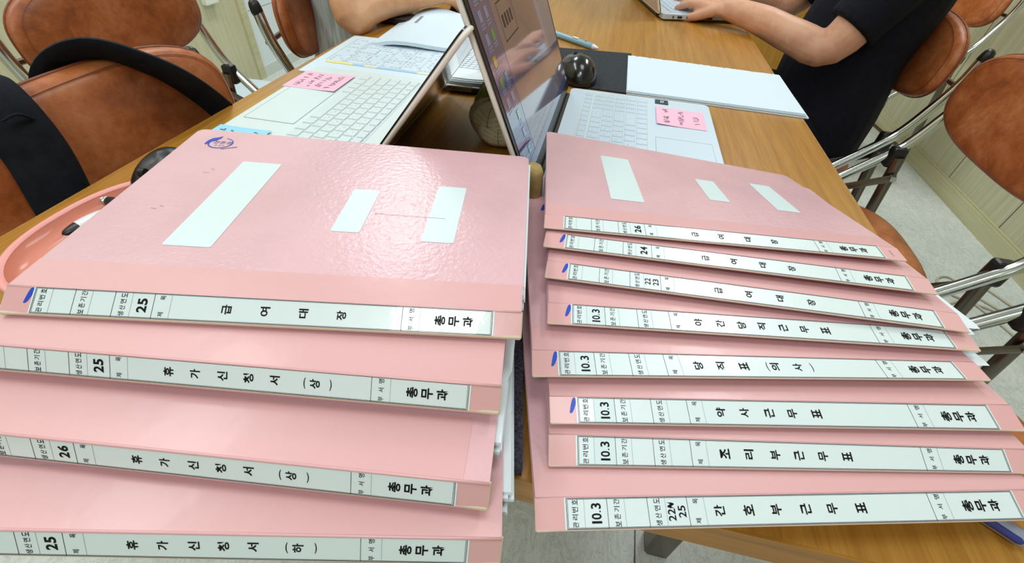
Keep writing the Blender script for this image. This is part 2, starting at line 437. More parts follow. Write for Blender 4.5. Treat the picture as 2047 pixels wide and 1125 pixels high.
struct(MB().box((XL + .006, 2.425, (FZ + CZ) / 2), (.012, .05, CZ - FZ)).build('trim_1', 'base', origin=(0, 0, 0)))
wall('wall_right', XR, XR + .1, YN, YF, 'wallR', (0, 0, 0))
wall('wall_back', XL - .1, XR + .1, YF, YF + .1, 'wallB', (0, 0, 0))
wall('wall_front', XL - .1, XR + .1, YN - .1, YN, 'wallB', (0, 0, 0))
b = MB(); b.box((XR - .008, (YN + YF) / 2, FZ + .034), (.016, YF - YN, .068)); b.box((XR - .005, (YN + YF) / 2, FZ + .071), (.010, YF - YN, .008))
struct(b.build('baseboard_right', 'base', origin=(0, 0, 0)))
struct(MB().box((XL + .006, (2.45 + YF) / 2, FZ + .03), (.012, YF - 2.45, .06)).build('baseboard_left', 'stone'))
s = MB().rbox((XL + .017, 2.205, -.245), (.034, .085, .12), .006, 2).build('wall_socket', 'socket')
tag(s, 'white plastic socket box on the beige panelled wall beside the white tiles', 'socket')
MB().box((XL + .0345, 2.205, -.235), (.003, .05, .06)).build('cover_plate', 'socket', s)
# wooden cabinet far behind the person in black
cb = empty('wooden_cabinet', (.66, 3.4, FZ), 'plain yellow-brown wooden cabinet standing behind the person in black', 'cabinet')
MB().box((.66, 3.42, FZ + .55), (.88, .36, 1.10)).build('carcass', 'cab', cb)
for x in (.445, .875): 
    dr = MB().box((x, 3.231, FZ + .56), (.424, .018, 1.04)).build('door', 'cab', cb)
    MB().rbox((x + (.17 if x < .6 else -.17), 3.214, FZ + .60), (.016, .018, .12), .004, 1).build('handle', 'metal', dr)
MB().box((1.094, 3.229, FZ + .55), (.012, .016, 1.10)).build('edge_strip', 'black', cb)

# ------------------------------------------------------------------ table
X0, X1, Y0, Y1 = -.548, .341, .125, 1.95
tb = empty('meeting_table', ((X0 + X1) / 2, (Y0 + Y1) / 2, FZ), 'long orange-brown oak meeting table under the binders and laptops', 'table')
t = MB().box(((X0 + X1) / 2, (Y0 + Y1) / 2, -.0155), (X1 - X0 - .004, Y1 - Y0 - .004, .031)).build('table_top', 'table', tb)
e = MB()
e.box(((X0 + X1) / 2, Y0 + .001, -.016), (X1 - X0, .002, .032)); e.box(((X0 + X1) / 2, Y1 - .001, -.016), (X1 - X0, .002, .032))
e.box((X0 + .001, (Y0 + Y1) / 2, -.016), (.002, Y1 - Y0 - .004, .032)); e.box((X1 - .001, (Y0 + Y1) / 2, -.016), (.002, Y1 - Y0 - .004, .032))
e.build('edging', 'edge', tb)
for sx in (X0 + .06, X1 - .06):
    for sy in (Y0 + .25, Y1 - .15):
        MB().rbox((sx, sy, (FZ - .032) / 2 - .001), (.05, .05, -FZ - .034), .006, 1).build('leg', 'steel', tb)
MB().rbox(((X0 + X1) / 2, Y1 - .15, -.062), (X1 - X0 - .18, .03, .06), .004, 1).build('cross_rail', 'steel', tb)
MB().rbox(((X0 + X1) / 2, Y0 + .30, -.062), (X1 - X0 - .18, .03, .06), .004, 1).build('cross_rail', 'steel', tb)

# ------------------------------------------------------------------ the pink binders
for ch in '관리번호보존기간생산연도제목부서명급여대장총무과휴가신청상하야당직근표의사약조간0123456.()~': glyph(ch, .03)
BD = {
    'L1': ((-0.3273, 0.1283, 0.0920), (-0.0236, 0.1864, 0.0920), (-0.3250, 0.1149, 0.0827), (-0.0214, 0.1740, 0.0827), (-0.3620, 0.3360, 0.0945), (-0.0575, 0.3940, 0.0855)),
    'L2': ((-0.3318, 0.0940, 0.0790), (-0.0253, 0.1404, 0.0790), (-0.3309, 0.0859, 0.0665), (-0.0241, 0.1307, 0.0665), (-0.3640, 0.3065, 0.0780), (-0.0575, 0.3530, 0.0710)),
    'L3': ((-0.3271, 0.0542, 0.0580), (-0.0200, 0.0952, 0.0580), (-0.3269, 0.0485, 0.0443), (-0.0194, 0.0875, 0.0443), (-0.3556, 0.2672, 0.0550), (-0.0484, 0.3082, 0.0520)),
    'L4': ((-0.3120, 0.0132, 0.0360), (-0.0088, 0.0783, 0.0360), (-0.3115, 0.0060, 0.0215), (-0.0081, 0.0704, 0.0215), (-0.3571, 0.2235, 0.0350), (-0.0539, 0.2886, 0.0330)),
    'R1': ((-0.0290, 0.3288, 0.0680), (0.2706, 0.3648, 0.0680), (-0.0271, 0.3098, 0.0677), (0.2729, 0.3487, 0.0677), (-0.0582, 0.5340, 0.0501), (0.2446, 0.5658, 0.0226)),
    'R2': ((-0.0244, 0.3082, 0.0645), (0.2836, 0.3320, 0.0645), (-0.0239, 0.2892, 0.0642), (0.2837, 0.3145, 0.0642), (-0.0409, 0.5219, 0.0388), (0.2671, 0.5456, 0.0205)),
    'R3': ((-0.0180, 0.2771, 0.0595), (0.2945, 0.3003, 0.0595), (-0.0171, 0.2579, 0.0592), (0.2942, 0.2819, 0.0592), (-0.0341, 0.4938, 0.0378), (0.2784, 0.5170, 0.0200)),
    'R4': ((-0.0104, 0.2359, 0.0540), (0.2984, 0.2882, 0.0540), (-0.0080, 0.2161, 0.0537), (0.2997, 0.2699, 0.0537), (-0.0466, 0.4500, 0.0366), (0.2622, 0.5023, 0.0195)),
    'R5': ((-0.0146, 0.1938, 0.0480), (0.2960, 0.2629, 0.0480), (-0.0106, 0.1732, 0.0477), (0.2996, 0.2484, 0.0477), (-0.0625, 0.4092, 0.0326), (0.2481, 0.4783, 0.0195)),
    'R6': ((0.0027, 0.1651, 0.0410), (0.3090, 0.2347, 0.0410), (0.0062, 0.1486, 0.0374), (0.3123, 0.2184, 0.0374), (-0.0455, 0.3774, 0.0279), (0.2607, 0.4471, 0.0190)),
    'R7': ((0.0065, 0.1433, 0.0330), (0.3107, 0.2067, 0.0330), (0.0096, 0.1260, 0.0279), (0.3128, 0.1939, 0.0279), (-0.0374, 0.3543, 0.0222), (0.2668, 0.4177, 0.0170)),
    'R8': ((0.0048, 0.1061, 0.0260), (0.3068, 0.1827, 0.0260), (0.0085, 0.0906, 0.0212), (0.3104, 0.1677, 0.0212), (-0.0484, 0.3156, 0.0152), (0.2537, 0.3922, 0.0140)),
}
DEPT = [('총', .243), ('무', .2516), ('과', .2602)]
G4 = [('급', .1147), ('여', .1377), ('대', .1607), ('장', .1835)]
def leave(last): return [('휴', .1046), ('가', .1198), ('신', .1354), ('청', .1503), ('서', .1653), ('(', .1822), (last, .188), (')', .197)]
def duty(ks, us): return list(zip(ks, us))
# key: year lines, number, title letters, title letter size, leaf mark, body thickness, tape depth, pages stick-out
INFO = {
    'L1': dict(year=['25'], t=G4, leaf=1, th=.0115, win=1, out=.002, lab='topmost pink binder of the thicker stack, blue leaf emblem and white windows on its cover'),
    'L2': dict(year=['25'], t=leave('상'), th=.0140, out=0, lab='pink binder second from the top of the thicker stack, spine marked 25'),
    'L3': dict(year=['26'], t=leave('상'), th=.0140, out=.006, lab='pink binder with spine marked 26, third from the top of the thicker stack'),
    'L4': dict(year=['25'], t=leave('하'), th=.0150, out=.008, lab='bottom pink binder of the thicker stack, papers sticking out beside its cover'),
    'R1': dict(year=['26'], t=G4, th=.0028, win=1, out=0, lab='topmost pink binder of the thinner stack, spine marked 26, three white windows on its cover'),
    'R2': dict(year=['24'], t=G4, leaf=1, th=.0028, out=0, lab='pink binder with spine marked 24 beneath the topmost thin binder'),
    'R3': dict(year=['22', '23'], t=G4, leaf=1, th=.0028, out=.010, lab='pink binder with spine marked 22 over 23, third from the top of the thinner stack'),
    'R4': dict(num=1, t=duty('야간당직근무표', (.0916, .1075, .1231, .1382, .1535, .169, .1842)), leaf=1, th=.0028, out=.022, lab='pink binder marked 10.3 directly under the one marked 22 over 23'),
    'R5': dict(num=1, t=duty('당직표(의사)', (.0931, .1087, .1242, .1405, .146, .1616, .1713)), leaf=1, th=.0030, out=.022, lab='pink binder marked 10.3 with bracketed words on its spine, fifth of the thinner stack'),
    'R6': dict(num=1, t=duty('약사근무표', (.0923, .1078, .1241, .1394, .1554)), leaf=1, th=.0030, out=0, lab='pink binder marked 10.3, third from the bottom of the thinner stack'),
    'R7': dict(num=1, t=duty('조리부근무표', (.0922, .1077, .1244, .1395, .155, .1704)), th=.0030, out=0, lab='pink binder marked 10.3, second from the bottom of the thinner stack'),
    'R8': dict(num=1, year=['22~', '25'], t=duty('간호부근무표', (.0895, .1068, .1237, .1416, .158, .1756)), th=.0030, out=0, lab='bottom pink binder of the thinner stack, marked 10.3 and 22 to 25'),
}
def bil(P00, P10, P01, P11):
    return lambda u, v: P00 * ((1 - u) * (1 - v)) + P10 * (u * (1 - v)) + P01 * ((1 - u) * v) + P11 * (u * v)
def sheet(name, fn, poly, n, th, mat, parent, lift=0, cu=16, cv=8):
    """a thin card or paper following fn(u, v), cut finely enough to lie on a slightly twisted surface"""
    bm = bmesh.new(); f = bm.faces.new([bm.verts.new((u, v, 0)) for u, v in poly])
    us = [p[0] for p in poly]; vs_ = [p[1] for p in poly]
    for k in range(1, cu):
        u = lerp(min(us), max(us), k / cu); bmesh.ops.bisect_plane(bm, geom=bm.verts[:] + bm.edges[:] + bm.faces[:], plane_co=(u, 0, 0), plane_no=(1, 0, 0))
    for k in range(1, cv):
        v = lerp(min(vs_), max(vs_), k / cv); bmesh.ops.bisect_plane(bm, geom=bm.verts[:] + bm.edges[:] + bm.faces[:], plane_co=(0, v, 0), plane_no=(0, 1, 0))
    bm.verts.index_update(); N = len(bm.verts)
    top = [fn(q.co.x, q.co.y) + n * lift for q in bm.verts]; fs = [tuple(q.index for q in f.verts) for f in bm.faces]
    fs += [tuple(N + i for i in reversed(f)) for f in fs[:]]
    for e in bm.edges:
        if len(e.link_faces) == 1:
            a, b = e.verts[0].index, e.verts[1].index; fs.append((a, b, N + b, N + a))
    bm.free()
    return fixn(MB().add(top + [p - n * th for p in top], fs).build(name, mat, parent))
def pack(mb, poly, ftop, fbot, cu=12, cv=6):
    bm = bmesh.new(); bm.faces.new([bm.verts.new((u, v, 0)) for u, v in poly])
    us = [p[0] for p in poly]; vs_ = [p[1] for p in poly]
    for k in range(1, cu): bmesh.ops.bisect_plane(bm, geom=bm.verts[:] + bm.edges[:] + bm.faces[:], plane_co=(lerp(min(us), max(us), k / cu), 0, 0), plane_no=(1, 0, 0))
    for k in range(1, cv): bmesh.ops.bisect_plane(bm, geom=bm.verts[:] + bm.edges[:] + bm.faces[:], plane_co=(0, lerp(min(vs_), max(vs_), k / cv), 0), plane_no=(0, 1, 0))
    bm.verts.index_update(); N = len(bm.verts)
    P = [ftop(q.co.x, q.co.y) for q in bm.verts] + [fbot(q.co.x, q.co.y) for q in bm.verts]; fs = [tuple(q.index for q in f.verts) for f in bm.faces]
    fs += [tuple(N + i for i in reversed(f)) for f in fs[:]]
    for e in bm.edges:
        if len(e.link_faces) == 1: a, b = e.verts[0].index, e.verts[1].index; fs.append((a, b, N + b, N + a))
    bm.free(); mb.add(P, fs)
def leaf_mark(fn, cu, cv, su, sv, flip=1):
    """curled blue leaf: closed outline in sheet coordinates"""
    pts = []
    for k in range(13):
        a = k / 12; pts.append((cu + su * (-.55 + 1.1 * a), cv + sv * (-.5 + .95 * a ** .8 + .42 * math.sin(math.pi * a))))
    for k in range(1, 12):
        a = 1 - k / 12; pts.append((cu + su * (-.55 + 1.1 * a + .1), cv + sv * (-.5 + .95 * a ** 1.6 - .12 * math.sin(math.pi * a))))
    return [fn(*p) for p in pts]
rng = random.Random(3)
for key, P in BD.items():
    A, B, C, D, E, F = [Vector(p) for p in P]; inf = INFO[key]; th = inf['th']; plate = .0016 if key[0] == 'L' else .0008
    n = (B - A).cross(E - A).normalized(); ns = (B - A).cross(A - C).normalized()
    if ns.z < 0: ns = -ns
    root = empty('file_binder', ((A + B + E + F) / 4) - n * (th + plate), inf['lab'], 'binder', 'pink binders in the thicker stack' if key[0] == 'L' else 'pink binders in the thinner stack')
    cov = bil(A, B, E, F); inset = .0012 / .31
    mat = 'pink' if inf.get('win') else 'pink2'
    cover = sheet('front_cover', cov, [(0, 0)] + [(1, 0)] + rounded(0, .5, 1, 1, .022, .03)[:10], n, plate, mat, root)
    Gl, Gr = E - n * th, F - n * th; C2, D2 = C - n * plate * .5, D - n * plate * .5
    bk = bil(C2, D2, Gl, Gr); nb = (D2 - C2).cross(Gl - C2).normalized()
    sheet('back_cover', bk, [(0, 0), (1, 0)] + rounded(0, .5, 1, 1, .022, .03)[:10], nb, plate, 'pink2', root)
    spf = bil(C, D, A, B)
    sp = sheet('spine', spf, [(0, 0), (1, 0), (1, 1), (0, 1)], ns, plate, 'spine', root, lift=.00025, cu=32, cv=2)
    w_ = MB()
    for a_, b_ in ((C, D), ): w_.sweep([lerp(a_, b_, k / 6) - ns * plate * .4 for k in range(7)], plate * .62, 8)
    for a_, b_ in ((C, A), (D, B)): w_.sweep([lerp(a_, b_, k / 3) - ns * plate * .4 for k in range(4)], plate * .55, 6)
    for a_, q_ in ((C, D), (D, C)):
        d_ = (q_ - a_).normalized(); w_.capsule([a_ - ns * plate * .4 + d_ * .0008, a_ - ns * plate * .4 + d_ * rng.uniform(.003, .009), a_ - ns * plate * .4 + d_ * .014], [plate * .95, plate * .85, plate * .55], 8)
    w_.build('worn_edge', 'worn', sp)
    # pages between the covers: several packs of sheets, a little out of line
    pg = MB(); npk = 7 if key[0] == 'L' else 3
    for k in range(npk):
        lo, hi = k / npk, (k + .96) / npk
        o_ = inf['out'] / .31 * rng.uniform(.45, 1.0) if inf['out'] else -.012
        v0 = .10 if key[0] == 'L' else (.05 if inf['out'] > .02 else .17); v1 = .96 - rng.uniform(0, .03); u0 = .02 + rng.uniform(0, .01)
        va = v0 + rng.uniform(0, .03)
        tp = lambda u, v, q: lerp(bk(u, v), cov(u, v) - n * plate, q)
        q0 = .06 + lo * .88; q1 = .06 + hi * .88
        cs = [(u0, va), (1 + o_, va), (1 + o_, v1), (u0, v1)]
        if k % 2: cs = [(u0, va), (1 + o_ * .6, va), (1 + o_ * .6, va + .22), (1 + o_, va + .26), (1 + o_, v1), (u0, v1)]
        pack(pg, cs, lambda u, v: tp(u, v, q1), lambda u, v: tp(u, v, q0))
    fixn(pg.build('page_stack', 'pages', root))
    # clear tape wrapped over the joint of cover and spine
    tv = {'L1': .115, 'L2': .16, 'L3': .17, 'L4': .15}.get(key, .10)
    sheet('tape_strip', cov, [(.0 if key != 'L3' else .0, .002), (.998 if key != 'L3' else .955, .002), (.998 if key != 'L3' else .955, tv), (.0, tv)], n, .00012, 'tape', cover, lift=.00022, cv=2)
    cr = MB(); cr.sweep([lerp(A, B, k / 12) + (n + ns) * (.0001) - n * plate * .5 for k in range(13)], plate * .62, 8); cr.build('hinge_crease', 'tape', sp, True)
    # spine label
    wv = (A - C).length
    lf = lambda u, v: spf((u + .0175) / .31, v) + ns * .00045
    lt = lambda u, v: spf((u + .0175) / .31, v) + ns * .00058
    r8 = key == 'R8'
    lab = sheet('spine_label', lambda u, v: lf(u, v), [(-.001, .015), (.276, .015), (.276, .985), (-.001, .985)], ns, .00012, 'label', root, cu=32, cv=2)
    ink = MB(); lv = lambda u, v: lt(u, v / wv)        # v in metres
    for ins, wd in ((.0002, .0003), (.0009, .00022)):
        a0, a1, b0, b1 = ins, .275 - ins, .02 * wv + ins * .7, .98 * wv - ins * .7
        rule(ink, lv, a0, b0, a1, b0, wd); rule(ink, lv, a0, b1, a1, b1, wd); rule(ink, lv, a0, b0, a0, b1, wd); rule(ink, lv, a1, b0, a1, b1, wd)
    bold = .008
    for du in (.0238, .0475, .071, .220): rule(ink, lv, du, .03 * wv, du, .97 * wv, .00026)
    m0 = wv / 2; gs = wv * .205
    for word, cu in (('관리번호', .0050), ('보존기간', .0293), ('생산연도', .0530)):
        for k, ch in enumerate(word): put(ink, ch, lv, cu, wv * (.155 + .23 * k), 0, bold, w=gs * .82, h=.0034)
    for k, ch in enumerate('제목'): put(ink, ch, lv, .0762, wv * (.2 + .62 * k), 0, bold, w=gs * .8, h=.0032)
    for k, ch in enumerate('부서명'): put(ink, ch, lv, .2256, wv * (.16 + .33 * k), 0, bold, w=gs * .8, h=.0032)
    for ch, cu in DEPT: put(ink, ch, lv, cu, m0, 0, .03, w=wv * .40, h=.0066)
    big = inf.get('num')
    for ch, cu in inf['t']:
        if ch in '()': put(ink, ch, lv, cu, m0, 0, .02, upright=False, w=.0012, h=wv * .42)
        else: put(ink, ch, lv, cu, m0, 0, .025, w=wv * .36, h=.0058 if not big else .0062)
    yl = inf.get('year')
    if yl:
        us = {1: [.0645], 2: [.0610, .0672]}[len(yl)]
        for s_, cu in zip(yl, us):
            wtot = wv * (.56 if len(yl) == 1 else .40)
            cnt = len(s_); 
            for k, ch in enumerate(s_): put(ink, ch, lv, cu, m0 + (k - (cnt - 1) / 2) * wtot * .5, 0, .03 if len(yl) == 1 else .015, w=wtot * .44, h=.0058 if len(yl) == 1 else .0044)
    if big:
        for ch, cv, w2 in (('1', .22, .07), ('0', .40, .19), ('.', .55, .05), ('3', .72, .18)):
            put(ink, ch, lv, .0172 + (.0022 if ch == '.' else 0), wv * cv, 0, .02, w=wv * w2, h=.0058 if ch != '.' else .0009)
    ink.build('lettering', 'ink', lab)
    gr = MB()
    for du in (.0104, .0340, .0580, .0812, .2308): rule(gr, lv, du, .04 * wv, du, .96 * wv, .00018)
    gr.build('fine_rule_stripe', 'inkline', lab)
    if big and key != 'R8':
        lf2 = lambda u, v: spf((u + .0175) / .31, v) + ns * .00050
        sheet('pasted_slip', lf2, [(.0106, .03), (.0234, .03), (.0234, .95), (.0106, .95)], ns, .00006, 'sticker', lab)
    if inf.get('leaf'):
        q = MB(); pts = leaf_mark(lambda u, v: spf((u + .0175) / .31, v) + ns * .00040, -.0030, .66, .0042, .56)
        q.add(pts, [tuple(range(len(pts)))]); q.build('leaf_emblem', 'blue', sp)
    if inf.get('win'):
        for u0, v0, u1, v1 in ((.207, .21, .313, .755), (.543, .335, .611, .612), (.758, .308, .834, .678)):
            sheet('cover_label', cov, rounded(u0, v0, u1, v1, .006, .008, 3), n, .00006, 'sticker', cover, lift=.00022, cu=4, cv=4)
    if key == 'L1':
        em = MB(); f_ = lambda u, v: cov(u, v) + n * .00035; asp = .31 / .215
        cu, cv, ru = .0985, .888, .034; rv = .045
        ring = [(cu + ru * math.cos(R(a)), cv + rv * math.sin(R(a))) for a in range(-205, 92, 9)]
        for k in range(len(ring) - 1):
            wd = .0036 * (1 - .6 * k / len(ring)) + .0008
            (x0, y0), (x1, y1) = ring[k], ring[k + 1]
            o0, o1 = 1 - wd / ru, 1 - wd * .97 / ru
            em.add([f_(x0, y0), f_(x1, y1), f_(cu + (x1 - cu) * o1, cv + (y1 - cv) * o1), f_(cu + (x0 - cu) * o0, cv + (y0 - cv) * o0)], [(0, 1, 2, 3)])
        lp = [(-.0408, -.016), (-.0405, .014), (-.034, .036), (-.022, .046), (-.012, .060), (-.0125, .040), (-.019, .022), (-.027, .010), (-.0325, -.002), (-.0365, -.02)]
        em.add([f_(cu + a, cv + b) for a, b in lp], [tuple(range(len(lp)))])
        eb = em.build('leaf_ring_emblem', 'blue', cover)
        et = MB()
        for k, ch in enumerate('친환경'): put(et, ch, f_, cu - .013 + .018 * k, cv + .006, 0, .0, upright=False, w=.014, h=.024)
        for k, ch in enumerate('환경부'): put(et, ch, f_, cu - .006 + .010 * k, cv - .021, 0, .0, upright=False, w=.007, h=.010)
        for k in range(9): 
            a = f_(cu + .018 + .0042 * k, cv - .052 + .003 * k); du_ = f_(cu + .0205 + .0042 * k, cv - .052 + .003 * k); dv_ = f_(cu + .018 + .0042 * k, cv - .044 + .003 * k)
            et.add([a, du_, du_ + (dv_ - a), dv_], [(0, 1, 2, 3)])
        et.build('emblem_lettering', 'purple', eb)
        sc_ = MB()
        for (a, b, c_, d_) in ((.625, .455, .80, .452), (.105, .40, .118, .398), (.118, .418, .128, .414), (.135, .65, .150, .652), (.146, .68, .156, .676)): rule(sc_, f_, a, b, c_, d_, .0011)
        sc_.build('scratch_crack', 'felt', cover)
    if key == 'R5':
        f_ = lambda u, v: cov(u, v) + n * .00030
        q = MB(); pts = leaf_mark(f_, .066, .895, .022, .06); q.add(pts, [tuple(range(len(pts)))]); q.build('leaf_emblem', 'blue', cover)
    if key == 'R1':
        f_ = lambda u, v: spf((u + .0175) / .31, v) + ns * .0006
        q = MB()
        for k in range(5): put(q, '상사대무여'[k], f_, .2835, .25 + .1 * k, 0, 0, w=.07, h=.0018)
        q.build('small_maker_lettering', 'purple', sp)

# ------------------------------------------------------------------ laptops (local frame: +y to the hinge, +x to the typist's right)
KEYS = ['EFFFFFFFFFFFFPD', '`1234567890-=B', 'QWERTYUIOP[]', 'ASDFGHJKL;', 'ZXCVBNM,./']; KEY2 = 'ㅂㅈㄷㄱㅅㅛㅕㅑㅐㅔㅁㄴㅇㄹㅎㅗㅓㅏㅣㅋㅌㅊㅍㅠㅜㅡ'
def laptop(label, loc, rz, W, D, lean, lidh, mat, legend=True, numpad=False, ports=False, base_t=.016, group='white laptops on the table'):
    o = empty('laptop', (0, 0, 0), label, 'laptop', group)
    T = base_t
    def slab(w, d0, d1, z0, z1, r, taper=0):
        P = []
        for cx, cy, a0 in ((w / 2 - r, d1 - r, 0), (-w / 2 + r, d1 - r, 90), (-w / 2 + r, d0 + r, 180), (w / 2 - r, d0 + r, 270)):
            for k in range(6): a = R(a0 + 18 * k); P.append((cx + r * math.cos(a), cy + r * math.sin(a)))
        zf = lambda y: z0 + taper * max(0, (d0 + .05 - y) / .05)
        return [Vector((x, y, z1)) for x, y in P], [Vector((x * .985, y * .985 + (d0 + d1) * .0075, zf(y))) for x, y in P]
    tp, bt = slab(W, -D, 0, .0035, T, .009, T * .35)
    base = fixn(MB().prism(tp, bt).build('base', mat, o))
    ft = MB()
    for sx in (-W / 2 + .03, W / 2 - .03): ft.sweep([(sx, -D + .03, 0), (sx, -D + .03, .007)], .006, 10)
    for sx in (-W / 2 + .03, W / 2 - .03): ft.sweep([(sx, -.02, 0), (sx, -.02, .006)], .006, 10)
    ft.build('rubber_foot', 'black', base)
    kb = empty('keyboard', (0, 0, 0), None, None); del WL[kb.name]; kb.parent = o; WL[kb.name] = Vector((0, 0, 0))
    kw = W - .026 - (.0 if numpad else .012); ky = -.024; rp = .0172
    caps = MB(); leg = MB(); well = MB()
    well.box((0, ky - rp * 3, T + .0001), (kw, rp * 6.1, .0002)); 
    rows = [[1] * 15, [1] * 13 + [2], [1.5] + [1] * 12 + [1.5], [1.8] + [1] * 11 + [2.2], [2.3] + [1] * 10 + [2.7], [1, 1, 1, 1, 5, 1, 1, 1, 1, 1, 1]]
    rr = random.Random(5)
    main = kw * (.80 if numpad else 1)
    for ri, row in enumerate(rows):
        tot = sum(row); x = -kw / 2; y1 = ky - ri * rp; h = rp * (.90 if ri else .66)
        cells = [(k * main / tot) for k in row]
        if numpad: cells = cells + [(kw - main) / 4] * 4
        for ci, wc in enumerate(cells):
            cx, cy = x + wc / 2, y1 - rp / 2; w_ = wc - .0024
            a, bq = w_ / 2, h / 2; i = .0007
            caps.add([(cx - a, cy - bq, T + .0002), (cx + a, cy - bq, T + .0002), (cx + a, cy + bq, T + .0002), (cx - a, cy + bq, T + .0002),
                      (cx - a + i, cy - bq + i, T + .0019), (cx + a - i, cy - bq + i, T + .0019), (cx + a - i, cy + bq - i, T + .0019), (cx - a + i, cy + bq - i, T + .0019)],
                     [(4, 5, 6, 7), (0, 1, 5, 4), (1, 2, 6, 5), (2, 3, 7, 6), (3, 0, 4, 7)])
            if legend and ri < 5:
                kk = int(round((x + kw / 2) / wc)) if ri else 0
                ch_ = KEYS[ri][min(len(KEYS[ri]) - 1, max(0, cells.index(wc) if False else ci - (1 if ri > 1 else 0)))]
                put(leg, ch_, lambda u, v: Vector((u, v, T + .0021)), cx - .16 * min(w_, .014), cy + .10 * h, .0034 if ri else .0022, 0, upright=False)
                put(leg, KEY2[(ri * 7 + ci) % len(KEY2)], lambda u, v: Vector((u, v, T + .0021)), cx + .20 * min(w_, .014), cy - .14 * h, .0026 if ri else .0018, 0, upright=False)
            x += wc
    well.build('key_seam', 'keygap' if legend else 'padline', kb); caps.build('key', 'keycap' if mat == 'laptop' else mat, kb)
    if legend: leg.build('key_lettering', 'keyleg', kb)
    # touchpad
    tw, td, tcx = (.118, .074, -.005) if not numpad else (.112, .078, -.028)
    ty = -D + .010 + td / 2
    tpad = MB().box((tcx, ty, T + .0002), (tw, td, .0004)).build('touchpad', mat, o)
    ln = MB()
    for c_, d_ in (((tcx, ty + td / 2, T + .0005), (tw, .0006, .0003)), ((tcx, ty - td / 2, T + .0005), (tw, .0005, .0003)), ((tcx - tw / 2, ty, T + .0005), (.0006, td, .0003)), ((tcx + tw / 2, ty, T + .0005), (.0006, td, .0003))): ln.box(c_, d_)
    ln.build('touchpad_rim', 'padline', tpad)
    MB().sweep([(-W / 2 + .03, .003, T * .72), (W / 2 - .03, .003, T * .72)], .0062, 12).build('hinge', 'black', o)
    # lid: origin line at the hinge, leaning back by lean degrees past vertical
    ca, sa = math.cos(R(lean)), math.sin(R(lean))
    L = lambda x, h, t_: Vector((x, .004 + sa * h + ca * t_ * -1 * -1, T * .9 + ca * h - sa * t_))   # t_>0 : behind the screen
    P = []
    r = .010
    for cx, cy, a0 in ((W / 2 - r, lidh - r, 0), (-W / 2 + r, lidh - r, 90), (-W / 2 + r, .004 + r, 180), (W / 2 - r, .004 + r, 270)):
        for k in range(6): a = R(a0 + 18 * k); P.append((cx + r * math.cos(a), cy + r * math.sin(a)))
    lid = fixn(MB().prism([L(x, h, .0014) for x, h in P], [L(x * .985, h * .985 + .0015, .0068) for x, h in P]).build('lid', 'lidback', o))
    fixn(MB().prism([L(x * .998, h * .998, -.0004) for x, h in P], [L(x * .998, h * .998, .0014) for x, h in P]).build('screen_bezel', 'bezel', lid))
    rimp = [L(x, h, .0046) for x, h in P]; MB().sweep(rimp + rimp[:2], .0026, 8, False).build('lid_rim', 'rim', lid, True)
    sw, s0, s1 = W - .016, .018, lidh - .008
    scr = MB().add([L(-sw / 2, s0, -.0008), L(sw / 2, s0, -.0008), L(sw / 2, s1, -.0008), L(-sw / 2, s1, -.0008)], [(0, 1, 2, 3)]).build('display', 'screen', lid)
    MB().box((-W / 2 + .09, .0052, T * .8), (.06, .004, .007)).build('hinge_clip', 'black', o)
    if ports:
        pt = MB()
        for y, w_ in ((-.03, .003), (-.048, .012), (-.074, .014), (-.098, .009), (-.125, .026)): pt.box((-W / 2 - .0001, y, T * .62), (.002, w_, .0045))
        pt.build('port_row', 'black', base)
    o.location = loc; o.rotation_euler = (0, 0, rz)
    return o, L, scr, sw, s0, s1
def local(o, p): return Matrix.Rotation(o.rotation_euler.z, 4, 'Z') @ Vector(p) + o.location
lapL = laptop('white laptop with pink and blue sticky notes beside its keyboard, near the thicker stack', (-.268, .575, 0), R(-90 + 1), .33, .220, 38, .215, 'laptop')
lapR, LR, scrR, swR, s0R, s1R = laptop('white laptop whose lit screen and keyboard stand behind the thinner stack', (-.052, .612, 0), R(90), .357, .2265, 22, .232, 'laptopR', True, True)
lapF = laptop('white laptop under the hands of the person in black', (.079, 1.572, 0), R(90 + 15), .325, .236, 22, .215, 'laptopR', True, False, True)[0]
# desktop picture on the lit screen
def scr_quad(mb, x0, y0, x1, y1, off=-.0013):
    f = lambda u, v: LR(-swR / 2 + swR * u, s0R + (s1R - s0R) * v, off)
    mb.add([f(x0, y0), f(x1, y0), f(x1, y1), f(x0, y1)], [(0, 1, 2, 3)])
def glow(name, col, es): return plain(name, (10, 10, 12), .07, emit=col, es=es, spec=1.0, coat=1.0)
icm = [glow('icon_%s' % n_, c_, .55) for n_, c_ in (('green', (70, 150, 90)), ('amber', (190, 160, 60)), ('red', (190, 70, 70)), ('teal', (70, 150, 170)), ('pale', (128, 142, 178)))]
WL[scrR.name] = Vector((0, 0, 0))
ic = MB(); tx = MB(); rr = random.Random(11)
for k in range(9):
    for q in range(2):
        if rr.random() < .15: continue
        x = .035 + .062 * q; y = .93 - .1 * k; ic.mat(rr.randrange(5)); scr_quad(ic, x, y - .05, x + .028, y)
        for z in range(2): scr_quad(tx, x - .006, y - .064 - .014 * z, x + .034, y - .058 - .014 * z)
i_ = ic.build('desktop_icon_print', icm, scrR); tx.build('icon_lettering', icm[4], scrR)
wn = MB(); scr_quad(wn, .17, .05, .985, .97, -.0010); wn.build('window_panel_print', glow('window_glow', (134, 124, 140), .42), scrR)
bx = MB()
for a in ((.22, .80, .40, .806), (.22, .62, .40, .626), (.22, .62, .223, .806), (.397, .62, .40, .806)): scr_quad(bx, *a)
for k in range(4): scr_quad(bx, .245 + .035 * k, .68, .262 + .035 * k, .74)
bx.build('outlined_box_print', plain('screen_dark_line', (20, 18, 24), .2), scrR)

